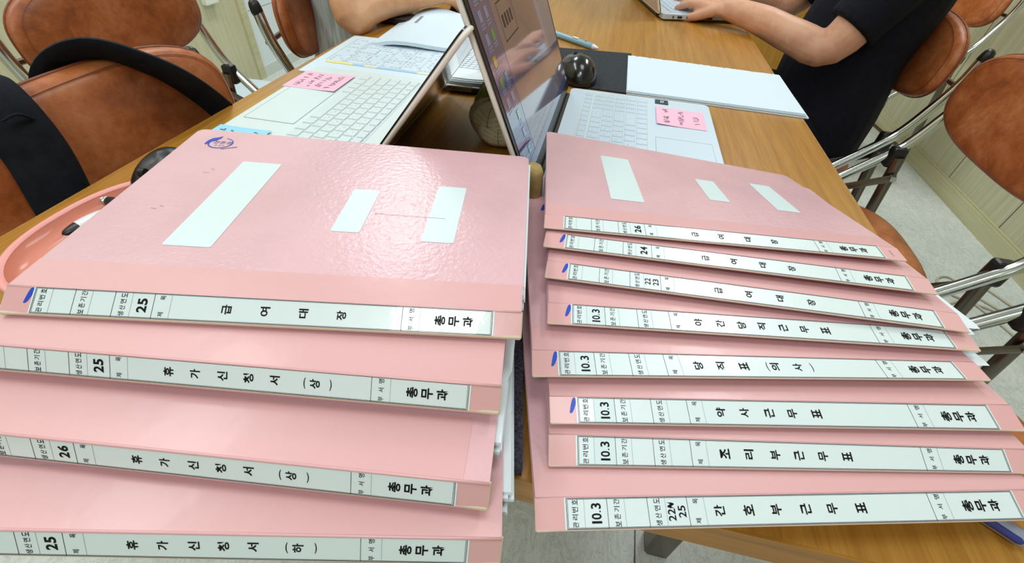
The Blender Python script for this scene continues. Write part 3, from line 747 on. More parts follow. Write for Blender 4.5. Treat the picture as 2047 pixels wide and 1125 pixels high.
# sticky notes
def note(label, c, w, d, rz, z, mat, ncol, nrow, seed, name='sticky_note', lift=.003, rows_along=1):
    rt = Matrix.Rotation(rz, 3, 'Z'); c = Vector(c)
    fn = lambda u, v: c + rt @ Vector(((u - .5) * w, (v - .5) * d, 0)) + Vector((0, 0, z + lift * max(0, v - .25) ** 2))
    o = fixn(MB().grid(fn, 6, 6, .0002).build(name, mat)); tag(o, label, 'sticky note')
    ink = MB(); rr = random.Random(seed); up = Vector((0, 0, .0003))
    for i in range(nrow):
        v = .80 - i * (.62 / max(1, nrow - 1)) if nrow > 1 else .5
        for k in range(ncol):
            u0 = .12 + .76 * k / ncol; 
            if rr.random() < .12: continue
            pts = [(u0 + rr.uniform(0, .95) * .76 / ncol, v + rr.uniform(-.07, .07)) for _ in range(6)]
            for p, q in zip(pts, pts[1:]):
                a, b_ = fn(*p) + up, fn(*q) + up; d_ = (b_ - a)
                if d_.length < 1e-5: continue
                nrm = Vector((-d_.y, d_.x, 0)).normalized() * .00028; ink.add([a - nrm, b_ - nrm, b_ + nrm, a + nrm], [(0, 1, 2, 3)])
    ink.build('handwriting_lettering', 'pen_ink', o)
    return o
note('pink sticky note with four handwritten lines on the laptop by the thicker stack', (-.450, .672, 0), .072, .088, R(-90), .0166, 'stickypink', 10, 4, 2)
note('pale blue sticky note half hidden by the topmost thick binder', (-.452, .452, 0), .072, .075, R(-90), .0166, 'stickyblue', 6, 4, 4)
note('pink sticky note with three short handwritten lines beside the touchpad of the lit laptop', (.1255, .719, 0), .068, .074, R(90), .0166, 'stickypink', 8, 3, 9)
bd = MB().box((.0985, .7765, .0168), (.021, .017, .0006)).build('badge_sticker', 'badge'); tag(bd, 'small dark blue badge sticker beside the pink note on the lit laptop', 'sticker')
q = MB(); f_ = lambda u, v: Vector((.0985 + u, .7765 + v, .0173))
for k in range(3): put(q, '2ms'[k] if False else 'gram'[k], f_, .002, -.004 + .004 * k, 0, 0, w=.003, h=.004) if False else rule(q, f_, -.002 + .002 * k, -.005, -.001 + .002 * k, .005, .0009)
q.build('badge_lettering', 'paper', bd)

# ------------------------------------------------------------------ papers and small things on the table
def page(name, label, cat, P, z, th, mat, curl=None, n=10, group=None):
    """sheet over four corners (left-near, right-near, right-far, left-far)"""
    a, b, c, d = [Vector((p[0], p[1], 0)) for p in P]
    def fn(u, v):
        p = a * ((1 - u) * (1 - v)) + b * (u * (1 - v)) + c * (u * v) + d * ((1 - u) * v)
        return p + Vector((0, 0, z + th + (curl(u, v) if curl else 0)))
    o = fixn(MB().grid(fn, n, n, th).build(name, mat, None, False)); tag(o, label, cat, group); return o, fn
def lines_on(o, fn, items, name, mat, lift=.0004):
    mb = MB(); g = lambda u, v: fn(u, v) + Vector((0, 0, lift))
    for u0, v0, u1, v1 in items: 
        k = max(1, int(abs(u1 - u0) * 10))
        for i in range(k):
            x0, x1 = lerp(u0, u1, i / k), lerp(u0, u1, (i + 1) / k)
            mb.add([g(x0, v0), g(x1, v0), g(x1, v1), g(x0, v1)], [(0, 1, 2, 3)])
    mb.build(name, mat, o)
# printed table sheets lying between the laptop and the far booklet
dc, fdc = page('printed_sheet', 'printed table sheet with yellow and blue header bar, lying beyond the laptop with sticky notes', 'document',
               ((-.535, .742), (-.255, .742), (-.262, .972), (-.541, .972)), .0, .002, 'paper')
rr = random.Random(21); it = []
for k in range(13): it.append((.06, .30 + .05 * k, .97, .302 + .05 * k))
for k in range(8): it.append((.06 + .13 * k, .30, .0625 + .13 * k, .92))
lines_on(dc, fdc, it, 'table_ruling_print', 'print2')
it = []
for r_ in range(12):
    for k in range(30):
        if rr.random() < .5: u = .08 + .029 * k; it.append((u, .315 + .05 * r_, u + .018, .328 + .05 * r_))
lines_on(dc, fdc, it, 'body_lettering', 'print2')
it = [(.40 + .021 * k, .10, .413 + .021 * k, .125) for k in range(26) if k not in (7, 12, 14, 19)]
lines_on(dc, fdc, it, 'heading_lettering', 'print')
for nm_, a, bq in (('yel', .08, .27), ('sky', .27, .35), ('cream', .35, .44), ('sky', .44, .72), ('cream', .72, .90)): lines_on(dc, fdc, [(a, .245, bq, .285)], 'header_bar_print', nm_, .0005)
# booklet with a curled cover
bk_, fbk = page('report_booklet', 'thick white booklet with curled cover lying beside the phone', 'booklet',
                ((-.480, .925), (-.235, .935), (-.275, 1.195), (-.492, 1.192)), .004, .007, 'paper', lambda u, v: .011 * math.exp(-((u - .30) / .22) ** 2) * (.35 + .65 * v) - .006 * math.exp(-(u / .1) ** 2), 16)
lines_on(bk_, fbk, [(.20 + .0 * k, .50 + .035 * k, .235, .522 + .035 * k) for k in range(6)], 'title_lettering', 'print')
page('loose_sheet', 'white sheet peeking out from under the laptop beside the black and red mouse', 'sheet', ((-.487, .395), (-.38, .395), (-.38, .46), (-.487, .46)), .0002, .0006, 'paper')
pb = MB(); rr = random.Random(2)
for k in range(5): pb.box((-1.87 + rr.uniform(-.01, .01), 2.12 + rr.uniform(-.01, .01), FZ + .006 + .011 * k), (.21, .30, .010), Matrix.Rotation(rr.uniform(-.08, .08), 3, 'Z'))
tag(pb.build('paper_bundle', 'paper'), 'white paper bundle on the floor against the beige panelled wall', 'papers')
# clipboard with papers, pen and clip
cbd = empty('clipboard', (-.225, .84, 0), 'clipboard with a thick wad of papers between the two laptop lids', 'clipboard')
fixn(MB().grid(lambda u, v: Vector((-.288 + .115 * u + .012 * v, .752 + .20 * v, .004)), 3, 3, .003).build('board', 'black', cbd))
pp = MB(); rr = random.Random(4)
for k in range(7):
    o_ = rr.uniform(-.003, .003)
    pp.grid(lambda u, v, k=k, o_=o_: Vector((-.285 + .112 * u + .012 * v + o_, .757 + .19 * v + o_, .006 + .0022 * k + .010 * max(0, u - .45) ** 2 * k / 3)), 8, 2, .0016)
wad = fixn(pp.build('paper_stack', 'pages', cbd))
g_ = lambda u, v: Vector((-.285 + .112 * u + .012 * v, .757 + .19 * v, .0203 + .020 * max(0, u - .45) ** 2))
q = MB(); 
for k in range(9): rule(q, g_, .15, .28 + .06 * k, .92, .28 + .06 * k, .012)
for k in range(9): rule(q, g_, .15 + .096 * k, .28, .15 + .096 * k, .76, .012)
q.build('grid_print', 'print2', wad)
bc = MB(); bc.rbox((-.203, .812, .030), (.020, .012, .010), .002, 1)
tag(bc.build('binder_clip', 'black'), 'black binder clip gripping the papers on the clipboard', 'binder clip')
w_ = MB(); w_.sweep(bez([(-.212, .818, .034), (-.214, .832, .040), (-.206, .848, .044), (-.197, .834, .040), (-.195, .818, .034)], 6), .0007, 6)
w_.build('wire_loop', 'steel', bpy.data.objects['binder_clip'])
pn = empty('ballpoint_pen', (-.24, .742, 0), 'grey and black pen lying along the front of the clipboard', 'pen')
MB().capsule([(-.278, .7425, .0065), (-.215, .7455, .0065)], .0058).build('barrel', 'steel', pn, True)
MB().capsule([(-.214, .7456, .0065), (-.160, .748, .0065)], [.0059, .0056]).build('grip', 'black', pn, True)
MB().sweep([(-.284, .7423, .0065), (-.291, .7420, .0065)], [.003, .0008], 10).build('tip', 'metal', pn)
o, _ = page('loose_sheet', 'loose white sheet with curled edge lying past the clipboard', 'sheet', ((-.272, .962), (-.12, .962), (-.14, 1.13), (-.300, 1.13)), .0, .0012, 'paper', lambda u, v: .006 * (1 - v) * u)
# phone
ph = empty('phone', (-.47, 1.15, 0), 'black phone lying beside the curled booklet', 'phone')
MB().rbox((-.474, 1.122, .0065), (.145, .074, .011), .004, 3).build('body', 'black', ph, 40)
MB().rbox((-.474, 1.122, .0121), (.136, .066, .0012), .0005, 1).build('glass', 'glassblk', ph)
# folder of white paper with torn spine on the person's side
pf = empty('paper_folder', (.20, .95, 0), 'wide white folder of paper lying beyond the lit laptop, torn along its far edge', 'folder')
tornpts = [Vector((.037 + .309 * k / 40, 1.064 - .013 * k / 40 + random.uniform(-.0012, .0012), 0)) for k in range(41)]
cov_ = MB(); 
P_ = [Vector((.043, .836, 0)), Vector((.349, .832, 0))] + list(reversed(tornpts))
cov_.prism([p + Vector((0, 0, .0025)) for p in P_], [p + Vector((0, 0, .0005)) for p in P_]); fixn(cov_.build('bottom_cover', 'pages', pf))
sh = MB()
for k in range(3):
    dx = .0015 * k; P_ = [Vector((.042 + dx * .3, .837 + dx, 0)), Vector((.346 - dx, .834 + dx, 0)), Vector((.342, 1.036 - dx, 0)), Vector((.040, 1.049 - dx, 0))]
    sh.prism([p + Vector((0, 0, .0045 + .0011 * k)) for p in P_], [p + Vector((0, 0, .0036 + .0011 * k)) for p in P_])
fixn(sh.build('top_sheet', 'paper', pf))
tr = MB(); rr = random.Random(8)
for k in range(9):
    x = .06 + .03 * k + rr.uniform(-.01, .01); tr.add([Vector((x, 1.0585 - .0425 * (x - .04), .0031)), Vector((x + rr.uniform(.004, .011), 1.0575 - .0425 * (x - .04), .0031)), Vector((x + .003, 1.0610 - .0425 * (x - .04), .0031))], [(0, 1, 2)])
tr.build('tear_crack', 'felt', pf)
# mouse pad, mice, pens
P_ = [(-.135, .842), (.052, .838), (.047, 1.077), (-.125, 1.055)]
tag(fixn(MB().prism([Vector((x, y, .0028)) for x, y in P_], [Vector((x, y, .0002)) for x, y in P_]).build('mouse_pad', 'padblk')), 'black cloth mouse pad sticking out past the lid of the lit laptop', 'mouse pad')
def mouse(label, c, rz, L_, W_, H_, mats, group=None, split=.35, want=False):
    o = empty('computer_mouse', c, label, 'mouse', group); rt = Matrix.Rotation(rz, 4, 'Z'); c = Vector(c)
    def shell(z0, z1, s_):
        mb = MB(); n_ = 28; rings = []
        for i in range(11):
            a = lerp(z0, z1, i / 10) ; rr_ = math.sqrt(max(0, 1 - a * a)) ** .75
            rings.append([c + rt @ Vector((W_ / 2 * s_ * rr_ * math.cos(t_) * (1 - .10 * math.sin(t_)), L_ / 2 * s_ * rr_ * math.sin(t_), .002 + (H_ - .002) * a * (1 - .12 * math.sin(t_) * a))) for t_ in [2 * math.pi * k / n_ for k in range(n_)]])
        vs_ = [p for r_ in rings for p in r_]
        fs = [(i * n_ + k, i * n_ + (k + 1) % n_, (i + 1) * n_ + (k + 1) % n_, (i + 1) * n_ + k) for i in range(10) for k in range(n_)] + [tuple(range(n_ - 1, -1, -1)), tuple(10 * n_ + k for k in range(n_))]
        return mb.add(vs_, fs)
    def pt(a, t_, s_=1): 
        rr_ = math.sqrt(max(0, 1 - a * a)) ** .75; return c + rt @ Vector((W_ / 2 * s_ * rr_ * math.cos(t_) * (1 - .10 * math.sin(t_)), L_ / 2 * s_ * rr_ * math.sin(t_), .002 + (H_ - .002) * a * s_ * (1 - .12 * math.sin(t_) * a)))
    shell(0, split + .01, 1.0).build('lower_shell', mats[1], o, 50); shell(split - .01, .999, .985).build('upper_shell', mats[0], o, 50)
    MB().sweep([c + rt @ Vector((-.003, L_ * .28, H_ * .80)), c + rt @ Vector((.003, L_ * .28, H_ * .80))], .0050, 16, True, (0, 0, 1)).build('scroll_wheel', 'black', o)
    MB().sweep([c + rt @ Vector((0, L_ * (.49 - .06 * k), H_ * (.22 + .155 * k ** .8))) for k in range(7)], .0007, 6).build('button_seam', 'black', o)
    return (o, pt) if want else o
mouse('glossy black mouse on the black pad behind the lit laptop', (-.052, .885, .003), R(20), .112, .068, .040, ('gloss_black', 'gloss_black'))
mR, mpt = mouse('black mouse with dark red sides at the rim of the pink tray', (-.470, .366, 0), R(186), .088, .060, .034, ('black', 'red'), split=.52, want=True)
q = MB(); f_ = lambda u, v: mpt(.80 + .5 * v, R(286) + 9 * u, 1.004)
for k in range(4): rule(q, f_, .010 * k, 0, .010 * k + .004, .16, .0018); rule(q, f_, .010 * k + .004, .16, .010 * k + .007, .02, .0018)
q.build('side_lettering', 'print2', mR)
mouse('black mouse under the hand of the person in grey', (-.372, 1.268, 0), R(-50), .105, .062, .036, ('black', 'black'))
pe = empty('click_pen', (-.07, 1.10, 0), 'pale blue click pen lying on bare wood past the black mouse pad', 'pen')
a, b_ = Vector((-.140, 1.153, .0065)), Vector((-.024, 1.069, .0065)); dd = (b_ - a).normalized()
MB().capsule([a, b_ - dd * .02], .0062).build('barrel', 'penblue', pe, True)
MB().sweep([b_ - dd * .016, b_ - dd * .004, b_], [.0060, .0030, .0012], 12).build('tip', 'eraserw', pe, True)
MB().box(a + dd * .075 + Vector((0, 0, .0064)), (.016, .007, .0006), Matrix.Rotation(math.atan2(dd.y, dd.x), 3, 'Z')).build('printed_band', 'cream', pe)
MB().rbox(a + dd * .105 + Vector((0, 0, .0062)), (.006, .0016, .0012), .0004, 1, Matrix.Rotation(math.atan2(dd.y, dd.x), 3, 'Z')).build('slot', 'black', pe)

# pink tray with pens, half under the thicker stack
ty = empty('pink_tray', (-.412, .266, 0), 'round salmon-pink tray with raised rim, half under the thicker binder stack', 'tray')
def tray_ring(s_, z): return [Vector((-.412 + .0935 * s_ * math.copysign(abs(math.cos(t_)) ** .82, math.cos(t_)), .266 + .1005 * s_ * math.copysign(abs(math.sin(t_)) ** .82, math.sin(t_)), z)) for t_ in [2 * math.pi * k / 64 for k in range(64)]]
def rings(rs, cap0=False, cap1=False):
    n_ = 64; vs_ = [p for r_ in rs for p in r_]; fs = [(i * n_ + k, i * n_ + (k + 1) % n_, (i + 1) * n_ + (k + 1) % n_, (i + 1) * n_ + k) for i in range(len(rs) - 1) for k in range(n_)]
    if cap0: fs.append(tuple(range(n_ - 1, -1, -1)))
    if cap1: fs.append(tuple((len(rs) - 1) * n_ + k for k in range(n_)))
    return MB().add(vs_, fs)
fixn(rings([tray_ring(.90, .0005), tray_ring(.965, .006), tray_ring(.99, .0125), tray_ring(1.0, .0155), tray_ring(.985, .017), tray_ring(.955, .0168), tray_ring(.935, .015)], True).build('rim', 'trayrim', ty, True))
rings([tray_ring(.937, .0151), tray_ring(.90, .009), tray_ring(.84, .0045), tray_ring(.72, .003)], False, True).build('bowl', 'tray', ty, 40)
pk = empty('ballpoint_pen', (-.45, .302, .004), 'dark pen with metal tip lying in the pink tray', 'pen')
MB().sweep([(-.506, .307, .0085), (-.499, .3065, .009), (-.487, .306, .0095)], [.0012, .0030, .0052], 14).build('tip', 'metal', pk, True)
MB().capsule([(-.484, .3057, .0096), (-.385, .300, .0092)], .0058).build('barrel', 'black', pk, True)
ca_ = empty('correction_pen', (-.482, .272, .004), 'flat black and white correction pen lying in the pink tray', 'correction pen')
def lens(a0, a1, mat, nm_):
    mb = MB(); n_ = 12; rs = []
    for i in range(9):
        a = lerp(a0, a1, i / 8); hw = .0088 * math.sqrt(max(0.002, 1 - (2 * a - 1) ** 2)); c_ = Vector((-.4795 + .013 * a, .247 + .052 * a, .0105))
        rs.append([c_ + Vector((.97 * hw * math.cos(t_), -.24 * hw * math.cos(t_), .0055 * (hw / .0088) * math.sin(t_))) for t_ in [2 * math.pi * k / n_ for k in range(n_)]])
    vs_ = [p for r_ in rs for p in r_]; fs = [(i * n_ + k, i * n_ + (k + 1) % n_, (i + 1) * n_ + (k + 1) % n_, (i + 1) * n_ + k) for i in range(8) for k in range(n_)] + [tuple(range(n_ - 1, -1, -1)), tuple(8 * n_ + k for k in range(n_))]
    mb.add(vs_, fs); fixn(mb.build(nm_, mat, ca_, 50))
lens(0, .27, 'black', 'tip'); lens(.27, .74, 'eraserw', 'barrel'); lens(.74, 1, 'black', 'cap')
# grey felt sleeve under the thicker stack
A_ = Vector((-.006, .128, 0)); dx = Vector((math.cos(R(10.7)), math.sin(R(10.7)), 0)); dy = Vector((-dx.y, dx.x, 0))
P_ = [A_ - dx * .285 + dy * .052, A_, A_ + dy * .19, A_ - dx * .285 + dy * .19]
tag(fixn(MB().prism([p + Vector((0, 0, .013)) for p in P_], [p + Vector((0, 0, .0005)) for p in P_]).build('felt_sleeve', 'felt')), 'dark grey felt sleeve lying under the thicker binder stack', 'sleeve')
# tan fabric stub and green leafy pouch
tag(MB().lathe([(.0005, 0), (.0115, .0005), (.0128, .01), (.0122, .04), (.0112, .058), (.0088, .064), (.0005, .066)], 24, (-.0555, .4165, 0)).build('fabric_peg', 'tan', None, True), 'short tan fabric peg standing in the gap between the two binder stacks', 'peg')
gp = empty('leafy_pouch', (-.128, .635, 0), 'green and cream leaf-shaped pouch standing behind the lit laptop screen', 'pouch')
remeshed('body', MB().ball((-.128, .635, .040), (.036, .082, .039)), 'leaf', gp, .004, 2)
rr = random.Random(12)
for k, (a, el, ln_, wd) in enumerate(((200, 10, .085, .030), (235, 5, .075, .034), (165, 12, .08, .03), (215, 38, .06, .028), (255, 30, .06, .03), (185, 40, .07, .028), (275, 8, .06, .028))):
    ca2, sa2 = math.cos(R(a)), math.sin(R(a)); base = Vector((-.128 + .030 * ca2, .635 + .070 * sa2, .010 + .03 * math.sin(R(el))))
    tang = Vector((-sa2, ca2, 0)); outw = Vector((ca2, sa2, 0))
    def lf_(u, v, base=base, tang=tang, outw=outw, ln_=ln_, wd=wd):
        w_ = wd * math.sin(math.pi * min(max(v * .93 + .07, 0), 1)) ** .6 * (u - .5) * 2
        return base + tang * w_ + Vector((0, 0, -.008 + ln_ * .8 * v)) + outw * (.012 * math.sin(math.pi * v) + .004 - .010 * v * v - .25 * w_ * w_ / wd)
    lo = fixn(MB().grid(lf_, 8, 8, .0018).build('leaf', 'leafpale' if k in (1, 4, 5, 6) else 'leaf', gp, True))
    vn = MB(); vn.sweep([lf_(.5, .06 + .11 * i) + outw * .0006 for i in range(8)], .0005, 6)
    for i in range(2, 6):
        for s_ in (.15, .85): vn.sweep([lf_(.5, .12 * i) + outw * .0005, lf_(s_, .12 * i + .14) + outw * .0008], .0003, 5)
    vn.build('vein_thread', 'leaf', lo)
# blue pen under the thinner stack, at the table's near corner
bp = empty('blue_pen', (.27, .16, 0), 'blue ballpoint with clear cap under the bottom binder of the thinner stack', 'pen')
a, b_ = Vector((.235, .205, .0065)), Vector((.300, .160, .0065)); dd = (b_ - a).normalized()
MB().capsule([a, b_], .0056).build('barrel', 'clearp', bp, True)
nn = Vector((dd.y, -dd.x, 0)); nn = nn if nn.y < 0 else -nn
MB().capsule([a + nn * .0035 + Vector((0, 0, .001)), b_ - dd * .001 + nn * .0035 + Vector((0, 0, .001))], .0030).build('clip', 'navy', bp, True)
tag(MB().sweep(bez([(-.392, 1.395, .005), (-.36, 1.36, .006), (-.32, 1.33, .006), (-.27, 1.33, .006), (-.20, 1.36, .006)]), .006, 10).build('rolled_bag', 'knit', None, True), 'pale rolled packet beyond the mouse under the hand', 'packet')

# ------------------------------------------------------------------ folding chairs (local frame: +y faces the table, floor at z = 0)
def pad_shape(mb, a, b, th, p, fn, nr=7, na=56, dome=.35):
    """cushion: superellipse outline half sizes a x b, thickness th; fn(x, z, t) places it, t along the thickness"""
    def ol(t_): 
        c_, s_ = math.cos(t_), math.sin(t_)
        r_ = (abs(c_) ** p + abs(s_) ** p) ** (-1 / p); return c_ * r_ * a, s_ * r_ * b
    rs = []
    prof = [(0.0, .5 + dome * .5), (.35, .5 + dome * .46), (.65, .5 + dome * .34), (.85, .5 + dome * .16), (.95, .40), (.99, .22), (1.0, 0), (.99, -.24), (.95, -.42), (.85, -.5), (.5, -.5), (0.0, -.5)]
    vs_ = []; fs = []
    for s_, t_ in prof:
        for k in range(na):
            x, z = ol(2 * math.pi * k / na); vs_.append(fn(x * s_, z * s_, t_ * th))
    n_ = len(prof)
    for i in range(n_ - 1):
        for k in range(na): fs.append((i * na + k, i * na + (k + 1) % na, (i + 1) * na + (k + 1) % na, (i + 1) * na + k))
    bm = bmesh.new(); vv = [bm.verts.new(v) for v in vs_]
    for f in fs: bm.faces.new([vv[i] for i in f])
    bmesh.ops.remove_doubles(bm, verts=bm.verts[:], dist=1e-6); bmesh.ops.recalc_face_normals(bm, faces=bm.faces[:])
    mb.bm(bm)
    return ol
def pipe(ol, fn, s_, t_, r_, n_=72):
    P = [fn(ol(2 * math.pi * k / n_)[0] * s_, ol(2 * math.pi * k / n_)[1] * s_, t_) for k in range(n_ + 1)]
    return MB().sweep(P, r_, 6, False)
def make_chair(label):
    o = empty('folding_chair', (0, 0, 0), label, 'chair', 'folding chairs around the table')
    bf = lambda x, z, t: Vector((x, -.212 + t + .18 * x * x - .10 * z, .729 + z))
    mb = MB(); ol = pad_shape(mb, .222, .092, .034, 2.8, bf); bk = mb.build('backrest', 'leather', o, True)
    pipe(ol, bf, 1.0, -.002, .0022).build('piping_seam', 'seam', bk, True); pipe(ol, bf, .93, .0170, .0006).build('stitch_seam', 'seam', bk, True)
    sf = lambda x, z, t: Vector((x, z, .422 + t - .03 * z - .4 * max(0, abs(z) - .12) ** 2))
    mb = MB(); ol2 = pad_shape(mb, .195, .195, .046, 3.0, sf); se = mb.build('seat', 'leather', o, True)
    pipe(ol2, sf, 1.0, -.002, .0024).build('piping_seam', 'seam', se, True)
    for s_ in (-1, 1):
        x = .226 * s_
        pth = bez([(x, -.247, .764), (x, -.237, .71), (x, -.214, .65), (x, -.182, .585), (x, -.134, .53), (x, -.06, .455), (x, .03, .36), (x, .10, .23), (x, .14, .10), (x, .16, .02)], 6)
        tb_ = MB().sweep(pth, .0115, 16).build('side_tube', 'chrome', o, 40)
        MB().capsule([(x, -.2475, .762), (x, -.2495, .774)], [.0128, .0118], 14).build('end_cap', 'black', tb_, True)
        MB().sweep([(x, .155, .0), (x, .154, .035)], .0145, 14).build('rubber_foot', 'black', tb_, 40)
        xl = .205 * s_
        lg = MB().sweep([(xl, -.172, .56), (xl, -.19, .40), (xl, -.215, .20), (xl, -.24, .012)], [(.0085, .0135)] * 4, 14).build('rear_leg', 'steel', o, 40)
        MB().sweep([(xl, -.242, 0), (xl, -.238, .03)], [(.011, .016)] * 2, 14).build('rubber_foot', 'black', lg, 40)
        MB().rbox((xl + .010 * s_, -.168, .555), (.024, .034, .05), .006, 2).build('pivot_bracket', 'black', lg)
        lk = MB().sweep([(xl - .014 * s_, -.185, .515), (xl - .014 * s_, -.10, .478), (xl - .014 * s_, .02, .432)], [(.010, .0022)] * 3, 10, True, (0, 0, 1)).build('seat_link', 'steel', o, 40)
        MB().sweep([(xl - .020 * s_, -.178, .512), (xl - .006 * s_, -.178, .512)], .007, 12, True, (0, 0, 1)).build('rivet', 'metal', lk, 40)
        MB().sweep([(xl - .018 * s_, .02, .405), (xl + .018 * s_, .03, .375)], .006, 10).build('seat_pivot_bracket', 'steel', se)
    MB().sweep([(-.205, -.222, .15), (.205, -.222, .15)], .0075, 12).build('cross_bar', 'steel', o, 40)
    MB().sweep([(-.226, -.244, .70), (.226, -.244, .70)], .006, 10).build('back_rail', 'steel', o, 40)
    return o
ch = make_chair('brown folding chair with the black straps hanging over its backrest')
ch.location = (-.405, .432, FZ); ch.rotation_euler = (0, 0, R(-89))
dup(ch, (-.85, .90, FZ), R(-90), 'empty brown folding chair by the panelled wall, behind the one with black straps')
dup(ch, (-.565, 1.24, FZ), R(-78), 'brown folding chair behind the person in grey')
dup(ch, (.555, 1.47, FZ), R(90), 'brown folding chair on which the person in black sits')
dup(ch, (.55, .955, FZ), R(90), 'empty brown folding chair at the table between the binders and the person in black')
dup(ch, (.545, .415, FZ), R(90), 'brown folding chair closest to the thinner binder stack, its seat partly hidden by binders')
dup(ch, (1.16, 2.42, FZ), R(96), 'brown folding chair standing by the wall behind the person in black')

# ------------------------------------------------------------------ rucksack hung over the nearer left chair, straps to the front
bgk = empty('backpack', (-.78, .47, -.30), 'black backpack hung on the back of a brown chair by its padded straps', 'backpack')
MB().rbox((-.735, .40, -.245), (.13, .28, .36), .05, 4).build('body', 'bag', bgk, True)
MB().rbox((-.812, .40, -.30), (.04, .22, .20), .018, 3).build('front_pocket', 'bag', bgk, True)
def strap(pts, w_, side=(0, 1, 0)):
    return MB().sweep(bez(pts, 8), [(w_ / 2, .0075)] * (8 * (len(pts) - 1) + 1), 14, True, side)
for y0, pts in ((.45, [(-.676, .425, -.10), (-.672, .430, .0), (-.656, .442, .074), (-.622, .472, .098), (-.590, .508, .076), (-.578, .548, .036), (-.572, .590, -.028), (-.567, .628, -.12)]),
                (.36, [(-.665, .345, -.10), (-.660, .345, .0), (-.645, .344, .072), (-.618, .340, .097), (-.596, .336, .074), (-.586, .333, .031), (-.580, .322, -.024), (-.575, .305, -.12)])):
    sp = strap(pts, .058, (0, 1, .0)).build('shoulder_strap', 'bag', bgk, 60)
    m_ = Vector(pts[4]) + Vector((.012, 0, -.002))
    MB().sweep(bez([m_ + Vector((.001, -.014, .004)), m_ + Vector((.004, 0, .006)), m_ + Vector((.003, .012, -.004))], 5), .0016, 6).build('stitched_mark', 'tee', sp)

# ------------------------------------------------------------------ people
def hand(mb, wrist, knuck, fdir, pn, side, size=1.0, curl=(20, 28, 18), spread=6, thumb=35):
    """palm from wrist to knuckle line, four bent fingers and a thumb; pn = direction the back of the hand faces, side = +-1 thumb side"""
    W_, K = Vector(wrist), Vector(knuck); d = (K - W_).normalized(); pn = Vector(pn); pn = (pn - d * pn.dot(d)).normalized(); sd = d.cross(pn).normalized() * side
    ln_ = (K - W_).length
    for k in range(4):
        o_ = (.030 - .0195 * k) * size
        mb.capsule([W_ + sd * o_ * .55, W_ + d * ln_ * .5 + sd * o_ * .85, K + sd * o_ - d * .004 * k * k * .4], [.015 * size, .0145 * size, .0108 * size], 10)
    fl = [.088, .096, .089, .070]; tips = []
    for k in range(4):
        o_ = (.030 - .0195 * k) * size; p = K + sd * o_ - d * .0016 * k * k; a = R(spread * (1.3 - k)); dd = (d * math.cos(a) + sd * math.sin(a)).normalized()
        ang = 0; pts = [p]; 
        for s_, c_ in zip((.46, .31, .23), curl):
            ang += c_ + k * 2; v = dd * math.cos(R(ang)) - pn * math.sin(R(ang)); pts.append(pts[-1] + v * fl[k] * size * s_)
        mb.capsule(pts, [.0098 * size, .0090 * size, .0083 * size, .0070 * size], 10); tips.append((pts[-1], (pts[-1] - pts[-2]).normalized(), pn))
    p = W_ + d * ln_ * .28 + sd * .030 * size; a = R(thumb); v = (d * math.cos(a) + sd * math.sin(a) - pn * .35).normalized(); v2 = (d * math.cos(a * .4) + sd * math.sin(a * .4) - pn * .4).normalized()
    q = p + v * .040 * size; q2 = q + v2 * .034 * size; q3 = q2 + (v2 * .8 + d * .4).normalized() * .026 * size
    mb.capsule([p, q, q2, q3], [.0150 * size, .0118 * size, .0100 * size, .0078 * size], 10); tips.append((q3, (q3 - q2).normalized(), pn))
    return tips
